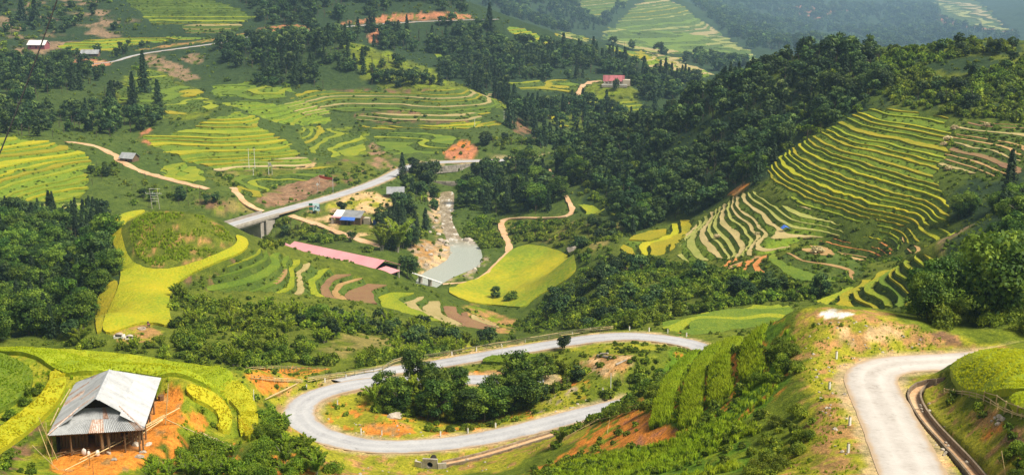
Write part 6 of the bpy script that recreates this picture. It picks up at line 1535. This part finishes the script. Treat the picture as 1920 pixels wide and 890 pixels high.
# billboard
b = at_y(590, 398, 541); bz = gz(b.x, b.y); root = tag(empty('billboard', (b.x, b.y, bz), .15), 'roadside billboard with green panels and a pale blue map board', 'billboard')
for x in (-1.6, 1.7): MB().box((x, .15, 1.1), (.16, .16, 3.4)).build('post', M['steel'], root)
MB().box((.75, 0, 3.0), (3.1, .14, 3.4), 0).build('map_board', speckle('pale_blue_board', [(.4, .62, .66), (.55, .75, .78)], .6), root)
grn = speckle('green_board', [(.01, .13, .07), (.015, .17, .09)], .6)
MB().box((-1.65, -.02, 4.3), (1.7, .14, 1.15)).build('panel', grn, root); MB().box((-1.65, -.02, 2.5), (1.5, .14, 1.5)).build('panel', grn, root); MB().box((-1.2, -.05, 3.45), (2.5, .14, .4)).build('panel', M['pinkroof'], root)
nav = speckle('navy_print', [(.02, .05, .12), (.04, .09, .2)], .6)
for x, z, w, h in ((.6, 3.3, 1.4, .25), (1.5, 2.7, .8, .8), (2.15, 3.1, .2, 2.6), (.2, 2.6, .5, .2)): MB().box((x, -.09, z), (w, .06, h)).build('map_shape', nav, root)
# red banner on two poles above the road
r0, r1 = at_y(600, 366, 596), at_y(625, 368, 586); root = tag(empty('roadside_banner', (r0.x, r0.y, gz(r0.x, r0.y))), 'orange red banner stretched between posts above the road cutting', 'banner')
z0 = gz(r0.x, r0.y); z1 = gz(r1.x, r1.y)-z0; dx, dy = r1.x-r0.x, r1.y-r0.y
for x, y, z in ((0, 0, 0), (dx, dy, z1)): MB().tube([(x, y, z-.5), (x, y, z+6.2)], .08, 5).build('post', M['steel'], root)
m = 8; V = []
for i in range(m+1):
    t = i/m; s_ = -.3*math.sin(math.pi*t); V += [(dx*t, dy*t-.1, 4.9+(z1)*t+s_), (dx*t, dy*t-.1, 6.2+(z1)*t+s_)]
obj('cloth', mesh('cloth', V, [(2*i, 2*i+2, 2*i+3, 2*i+1) for i in range(m)], M['red']), root)
q = at_y(596, 370, 585); root = tag(empty('road_sign', (q.x, q.y, gz(q.x, q.y))), 'small pale road sign on a post by the brown cutting', 'sign')
MB().tube([(0, 0, -.4), (0, 0, 4.2)], .07, 5).build('post', M['steel'], root); MB().box((0, -.1, 3.9), (1.1, .06, 1.1), 0, (0, .785)).build('sign_plate', M['white'], root)
q = at_y(625, 375, 578); pole((q.x, q.y, gz(q.x, q.y)-.3), (q.x, q.y, gz(q.x, q.y)+7.5), .1, 'grey lamp pole on the verge of the valley road', 'steel', name='lamp_pole')

# ---------------------------------------------------------------- power poles and lines
pc = at(293, 393); root = tag(empty('power_pylon', tuple(pc)), 'twin pole power pylon standing behind the grassy knoll', 'pylon')
u0, u1 = -1.6, 1.6
for x in (u0, u1): MB().tube([(x*1.02, 0, -1.2), (x*.98-.85, 0, 9.4)], .14, 7, .1).build('pole', M['concrete'], root)
for z, w0, w1 in ((9.3, -.2, 1.5), (7.2, -1.6, 2.0), (6.2, 0, 0), (5.0, 0, 0), (3.8, 0, 0)):
    off = -.85*z/9.4; MB().box(((u0+u1)/2+off+(w1-w0-.0)*0+.0+(w1+w0)/2, -.12, z), ((u1-u0)+w1-w0 if (w0 or w1) else u1-u0, .12, .13)).build('crossarm', M['white'], root)
for x in (-3.6, -.6, 2.6): MB().tube([(x-.6, -.12, 7.25), (x-.6, -.12, 7.8)], .12, 6, .07).build('insulator', M['white'], root)
for u, v, h, lab, tr in ((467, 316, 10.5, 'left of the two tall white poles below the bright terraces', 0), (478, 316, 10.5, 'right of the two tall white poles below the bright terraces', 0), (475, 328, 3.6, 'short white pole standing below the tall pair', 0), (504, 328, 6.5, 'grey pole carrying a transformer frame beside the tan plot', 1), (945, 224, 5.5, 'white pole at the end of the wide terraces', 0), (890, 236, 4.5, 'white pole on the long yellow strip', 0), (929, 345, 3.0, 'small white pole by the valley path', 0)):
    p = at(u, v); root = tag(empty('power_pole', tuple(p)), lab, 'pole', 'power poles in the valley')
    MB().tube([(0, 0, -.5), (0, 0, h)], .15, 6, .1).build('shaft', M['white'], root)
    if h > 4: MB().box((0, 0, h*.93), (1.8, .12, .12)).build('crossarm', M['steel'], root)
    if tr:
        MB().tube([(1.7, 0, -.5), (1.7, 0, h*.8)], .12, 6, .1).build('shaft', M['steel'], root); MB().box((.85, 0, h*.72), (2.4, .5, .25)).box((.85, 0, h*.85), (1.1, .7, 1.1)).build('transformer', M['steel'], root)
wa, wb = at_y(165, -170, 78), at_y(-75, 470, 62)
W_ = [wa.lerp(wb, t)+Vector((0, 0, -.5*math.sin(math.pi*t)))-wa for t in [i/14 for i in range(15)]]
tag(MB().tube(W_, .042, 5).build('power_line', M['wire'], None, wa), 'thin black power line crossing the upper left of the view', 'power line')

# ---------------------------------------------------------------- river: weir, stones, footbridge, retaining wall
def stone_wall(name, a, b, h, rows, n, th, mat, label, cat='wall', batter=.12):
    a, b = Vector(a), Vector(b); d = b-a; L = d.length; rz = math.atan2(d.y, d.x); root = tag(empty(name, tuple(a), rz), label, cat); rr = random.Random(label)
    MB().box((L/2, .25*th, h/2-.4), (L, th*.7, h+.6)).build('core', M['dark'], root)
    for r_ in range(rows):
        x = -rr.random()*.5
        while x < L:
            w = L/n*rr.uniform(.7, 1.35); hh = h/rows
            MB().box((x+w/2, -th*.2+rr.uniform(-.08, .08)+batter*r_, (r_+.5)*hh+d.z*(x/L)), (w*.94, th*.7, hh*.9), rr.uniform(-.03, .03)).build('stone', M[mat], root); x += w
    return root
wl = at_y(808, 359, 642); wr = at_y(866, 359, 640); wl.z = wr.z = -124.6
stone_wall('river_weir', wl, wr, 4.2, 5, 8, 1.4, 'rock', 'grey stone weir wall closing the top of the river')
ra, rb = at_y(800, 313, 650), at_y(884, 312, 662); ra.z = rb.z = -118.2
stone_wall('retaining_wall', ra, rb, 3.6, 4, 12, 1.0, 'concrete', 'brown retaining wall under the valley road bend')
rr = random.Random(31); k_ = 0
for u, v, s in ((815, 385, 3), (822, 400, 2.6), (818, 415, 3.2), (830, 428, 3), (842, 437, 3.4), (850, 438, 2.4), (835, 455, 5), (826, 452, 4), (838, 460, 3.6), (855, 458, 4.4), (847, 462, 3), (866, 458, 3), (877, 452, 6.5), (885, 458, 4.2), (873, 462, 2.6), (850, 395, 2.2), (846, 412, 2.4), (828, 378, 2), (837, 372, 2), (846, 368, 2.2), (860, 464, 2.4), (841, 448, 3), (812, 428, 3.4), (806, 436, 2.6), (822, 440, 2.8), (832, 470, 3.4), (845, 475, 2.0), (893, 470, 2.4), (897, 500, 2.2), (890, 505, 2.6), (880, 512, 2.4), (903, 492, 1.8), (870, 518, 2.0), (800, 470, 2.6), (792, 462, 2.0), (808, 478, 2.4), (798, 497, 2.2)):
    boulder(at(u, v, .25), s*.8, ('large' if s >= 3.4 else 'mid sized' if s >= 2.6 else 'small')+' pale boulder '+('high in the rapids below the weir' if v < 405 else 'in the middle of the rapids' if v < 440 else 'at the head of the river pool' if v < 480 and 825 < u < 880 else 'on the tan bank beside the bamboo clump' if u < 830 else 'along the field side of the river pool'), 'boulders in the river')
fa, fb = at_y(772, 521, 462), at_y(828, 530, 447); fa.z = fb.z = -122.6; d_ = fb-fa; rz = math.atan2(d_.y, d_.x)
root = tag(empty('footbridge', tuple(fa), rz), 'narrow white footbridge across the outlet of the river pool', 'footbridge'); L_ = d_.length
MB().box((L_/2, 0, 0), (L_, .9, .25)).build('deck', M['white'], root)
for x in (L_*.3, L_*.62): MB().box((x, 0, -1.6), (1.0, 1.2, 3.2)).build('pier', M['concrete'], root)
# ---------------------------------------------------------------- graves, people, straw, small things
def tomb(u, v, s, label):
    p = at(u, v); root = tag(empty('tomb', tuple(p), random.uniform(-.3, .3)), label, 'tomb'); bm = bmesh.new(); bmesh.ops.create_uvsphere(bm, u_segments=14, v_segments=8, radius=1)
    for w in bm.verts: w.co.x *= .95*s; w.co.y *= .6*s; w.co.z = max(0, w.co.z)*.6*s+.42*s
    me = bpy.data.meshes.new('stone_cover'); bm.to_mesh(me); bm.free(); me.materials.append(M['rock']); obj('stone_cover', me, root)
    MB().box((0, 0, .2*s), (2.0*s, 1.3*s, .55*s)).build('plinth', M['white'], root); MB().box((0, -.62*s, .55*s), (1.3*s, .1, .35*s)).build('opening_shade', M['dark'], root)  # near-black box in front stands for the shade inside the tomb's opening
tomb(224, 632, 1.15, 'larger left tomb with rounded stone cover below the yellow field'); tomb(243, 634, .95, 'smaller right tomb with flat front below the yellow field')
rg = MB()
for k in range(14): a = k/14*6.28; rg.box((.8*math.cos(a), .8*math.sin(a), .15), (.42, .3, .4), a+1.57)
tag(rg.build('stone_ring', M['rock'], None, at(266, 617)), 'low ring of pale stones at the edge of the yellow field', 'stone ring')
def person(loc, rz, joints, edges, radii, label, top, legs, hat=None, split=.8, skin_from=1.42):
    me = bpy.data.meshes.new('person'); me.from_pydata(joints, edges, []); o = bpy.data.objects.new('person', me); COL.objects.link(o)
    sk = o.modifiers.new('skin', 'SKIN'); 
    for i, r in enumerate(radii): me.skin_vertices[0].data[i].radius = r
    me.skin_vertices[0].data[0].use_root = True
    sub = o.modifiers.new('sub', 'SUBSURF'); sub.levels = sub.render_levels = 1
    dg = bpy.context.evaluated_depsgraph_get(); ev = o.evaluated_get(dg); m2 = bpy.data.meshes.new_from_object(ev)
    o.modifiers.clear(); o.data = m2; bpy.data.meshes.remove(me); m2.materials.clear()
    for m in (M[top], M[legs], M['skin']): m2.materials.append(m)
    for p in m2.polygons: p.material_index = 2 if p.center.z > skin_from else (0 if p.center.z > split else 1); p.use_smooth = True
    o.location = loc; o.rotation_euler = (0, 0, rz); tag(o, label, 'person')
    if hat:
        bm = bmesh.new(); bmesh.ops.create_cone(bm, segments=14, radius1=.24, radius2=.02, depth=.16, cap_ends=True); mh = bpy.data.meshes.new('hat'); bm.to_mesh(mh); bm.free(); mh.materials.append(M[hat]); h = obj('hat', mh, o, joints[5])
        h.location.z += .12
    return o
ST_E = [(0, 1), (1, 2), (2, 3), (3, 4), (4, 5), (3, 6), (6, 7), (7, 8), (3, 9), (9, 10), (10, 11), (0, 12), (12, 13), (13, 14), (14, 15), (0, 16), (16, 17), (17, 18), (18, 19)]
ST_R = [(.15, .12), (.14, .11), (.16, .12), (.13, .1), (.06, .06), (.1, .115), (.055, .055), (.045, .045), (.035, .03), (.055, .055), (.045, .045), (.035, .03), (.09, .09), (.065, .065), (.045, .045), (.04, .05), (.09, .09), (.065, .065), (.045, .045), (.04, .05)]
ST_J = [(0, 0, .92), (0, 0, 1.08), (0, 0, 1.25), (0, 0, 1.38), (0, 0, 1.48), (0, -.02, 1.6), (.2, 0, 1.36), (.27, 0, 1.1), (.26, -.1, .87), (-.2, 0, 1.36), (-.27, 0, 1.1), (-.26, -.1, .87), (.1, 0, .82), (.11, -.02, .48), (.11, .02, .1), (.12, -.12, .05), (-.1, 0, .82), (-.11, -.02, .48), (-.11, .02, .1), (-.12, -.12, .05)]
person(at(278, 613), .4, ST_J, ST_E, ST_R, 'person in dark clothes standing at the edge of the yellow field', 'cloth_dark', 'cloth_dark')
BE_J = [(0, 0, .85), (0, -.14, .98), (0, -.3, 1.04), (0, -.42, 1.02), (0, -.52, .98), (0, -.62, .92), (.18, -.42, .98), (.2, -.45, .7), (.16, -.5, .45), (-.18, -.42, .98), (-.2, -.45, .7), (-.16, -.5, .45), (.1, 0, .78), (.12, -.04, .45), (.12, .04, .1), (.13, -.1, .05), (-.1, 0, .78), (-.12, -.04, .45), (-.12, .04, .1), (-.13, -.1, .05)]
p = at(1368, 449); person(p, 1.0, BE_J, ST_E, ST_R, 'person in dark clothes bending over the harvested stubble strip', 'cloth_dark', 'wallwood', skin_from=9)
p = at(281, 614); person(p, -.9, BE_J, ST_E, ST_R, 'person crouched beside the standing one at the yellow field', 'redroof', 'cloth_dark', skin_from=9)
# blue tarp propped in the stubble
p = at(1473, 431); root = tag(empty('tarp_shelter', tuple(p), .3), 'small blue tarp propped over straw on the stubble terraces', 'tarp')
V = [(-1.5, -.7, .5), (-.4, -.9, 1.2), (.6, -.7, .8), (1.5, -.6, .4), (-1.4, .8, .7), (-.3, .7, 1.6), (.7, .8, 1.1), (1.4, .7, .6)]
obj('sheet', mesh('sheet', V, [(0, 1, 5, 4), (1, 2, 6, 5), (2, 3, 7, 6)], M['blue']), root)
for x, y, h in ((-1.5, -.7, .5), (1.5, -.6, .4), (-.3, .7, 1.6)): MB().tube([(x, y, -.2), (x, y, h)], .04, 4).build('prop', M['timber'], root)
def straw(u, v, s, label):
    rnd_ = np.random.default_rng(int(u)); c, n, t = clumps(rnd_, [((0, 0, .35), .5, .6), ((.35, .1, .2), .3, .6), ((-.3, -.1, .2), .35, .5)], 260)
    me = leaf_mesh('straw_heap', c, n, .16*np.ones(len(c)), t, STRAW, rnd_, 2.4); o = obj('straw_heap', me, None, at(u, v), 0); o.scale = (s*1.3, s, s*.9); tag(o, label, 'straw heap', 'straw heaps on the terraces')
STRAW = foliage('loose_straw', (.34, .27, .12), (.5, .41, .2), (.62, .52, .3), .1, .1)
for u, v, s, lab in ((1533, 473, 2.4, 'straw heap spilled across the orange earth ledge'), (1790, 242, 1.9, 'upper straw heap at the edge of the fallow terraces'), (1778, 262, 2.0, 'straw heap in the middle of the fallow terrace edge'), (1770, 272, 1.6, 'lowest straw heap at the fallow terrace edge'), (1850, 236, 1.6, 'straw heap far along the top fallow terrace'), (1779, 318, 1.7, 'straw heap at the foot of the fallow terraces'), (1345, 445, 1.6, 'straw heap between the stubble strips'), (1420, 440, 1.4, 'straw heap on the inner stubble strip')): straw(u, v, s, lab)
for a, b, r, lab in (((1120, 668), (1146, 672), .28, 'grey log lying on the bare knoll between the road arms'), ((1126, 665), (1140, 664), .25, 'shorter grey log behind the long one on the knoll'), ((1155, 685), (1175, 676), .22, 'dark log under the cut bank of the knoll')):
    pole(at(*a, .2), at(*b, .25), r, lab, 'concrete', name='log', cat='log')
# rider on the valley road
p = on_road(655); q = Vector((float(p[0]), float(p[1])-.8, float(p[2])+.12)); root = tag(empty('motorbike', tuple(q), -1.2), 'small dark red motorbike on the valley road bend', 'motorbike')
for y in (-.62, .62):
    w = MB(); m = 14
    w.tube([(0, y+.3*math.cos(k/m*6.2832), .3+.3*math.sin(k/m*6.2832)) for k in range(m+1)], .06, 5); w.build('wheel', M['wire'], root)
MB().box((0, .1, .62), (.22, .9, .28)).box((0, -.45, .75), (.16, .3, .5)).build('body', M['redroof'], root); MB().box((0, .3, .82), (.26, .7, .12)).build('seat', M['wire'], root); MB().tube([(-.35, -.5, 1.05), (.35, -.5, 1.05)], .03, 5).build('handlebar', M['steel'], root)
SIT = [(0, .2, .95), (0, .2, 1.1), (0, .15, 1.28), (0, .1, 1.42), (0, .08, 1.5), (0, .06, 1.64), (.2, .1, 1.4), (.28, -.1, 1.2), (.3, -.4, 1.1), (-.2, .1, 1.4), (-.28, -.1, 1.2), (-.3, -.4, 1.1), (.14, .05, .92), (.2, -.25, .85), (.2, -.15, .45), (.2, -.28, .4), (-.14, .05, .92), (-.2, -.25, .85), (-.2, -.15, .45), (-.2, -.28, .4)]
person(q, -1.2, SIT, ST_E, ST_R, 'person in dark clothes riding the small motorbike', 'cloth_dark', 'cloth_dark', skin_from=1.5)
# loose stones on the plateau and verges
rr = random.Random(77)
for zone, n, s0, s1, lab, grp in (('1500,610 1600,600 1720,620 1760,655 1620,668 1575,712 1625,840 1560,860 1530,740', 60, .2, .5, 'small pale stone lying on the grassy dirt plateau', 'stones on the plateau'), ('600,770 700,800 1000,792 1100,740 1100,760 1000,798 850,826 700,828 625,808', 30, .25, .6, 'small pale stone on the verge inside the hairpin', 'stones inside the hairpin'), ('1715,750 1740,745 1800,840 1830,890 1780,890', 14, .2, .5, 'stone beside the broken drain by the concrete road', 'stones by the drain'), ('620,860 900,845 1040,815 960,890 640,895', 18, .25, .7, 'stone on the grassy slope below the hairpin', 'stones below the hairpin'), ('1860,775 1885,780 1880,795 1855,795', 8, .4, .7, 'rubble stone piled under the raised rice plot', 'rubble under the rice plot')):
    Wd = world_ring(zone); xs = [p[0] for p in Wd]; ys = [p[1] for p in Wd]; c = 0
    while c < n:
        x, y = rr.uniform(min(xs), max(xs)), rr.uniform(min(ys), max(ys))
        if in_poly(np.array([x]), np.array([y]), Wd)[0] and float(lookup(near_road, x, y)) > .3:
            boulder((x, y, gz(x, y)+.03), rr.uniform(s0, s1), lab, grp); c += 1
# ---------------------------------------------------------------- valley haze: one closed box of thin air
top = max(float(HM.max())+30.0, 8.0)
hz = MB().box((0, 4600, (top-640)/2), (13000, 9500, top+640)).build('haze', [], None)
m = bpy.data.materials.new('valley_air'); m.use_nodes = True; N, L = m.node_tree.nodes, m.node_tree.links
N.remove(N['Principled BSDF']); v = N.new('ShaderNodeVolumePrincipled'); v.inputs['Color'].default_value = (.46, .71, 1.0, 1); v.inputs['Density'].default_value = .000105; v.inputs['Anisotropy'].default_value = .2
L.new(v.outputs[0], N['Material Output'].inputs['Volume']); hz.data.materials.append(m); tag(hz, 'pale blue haze filling the valley air', kind='stuff')
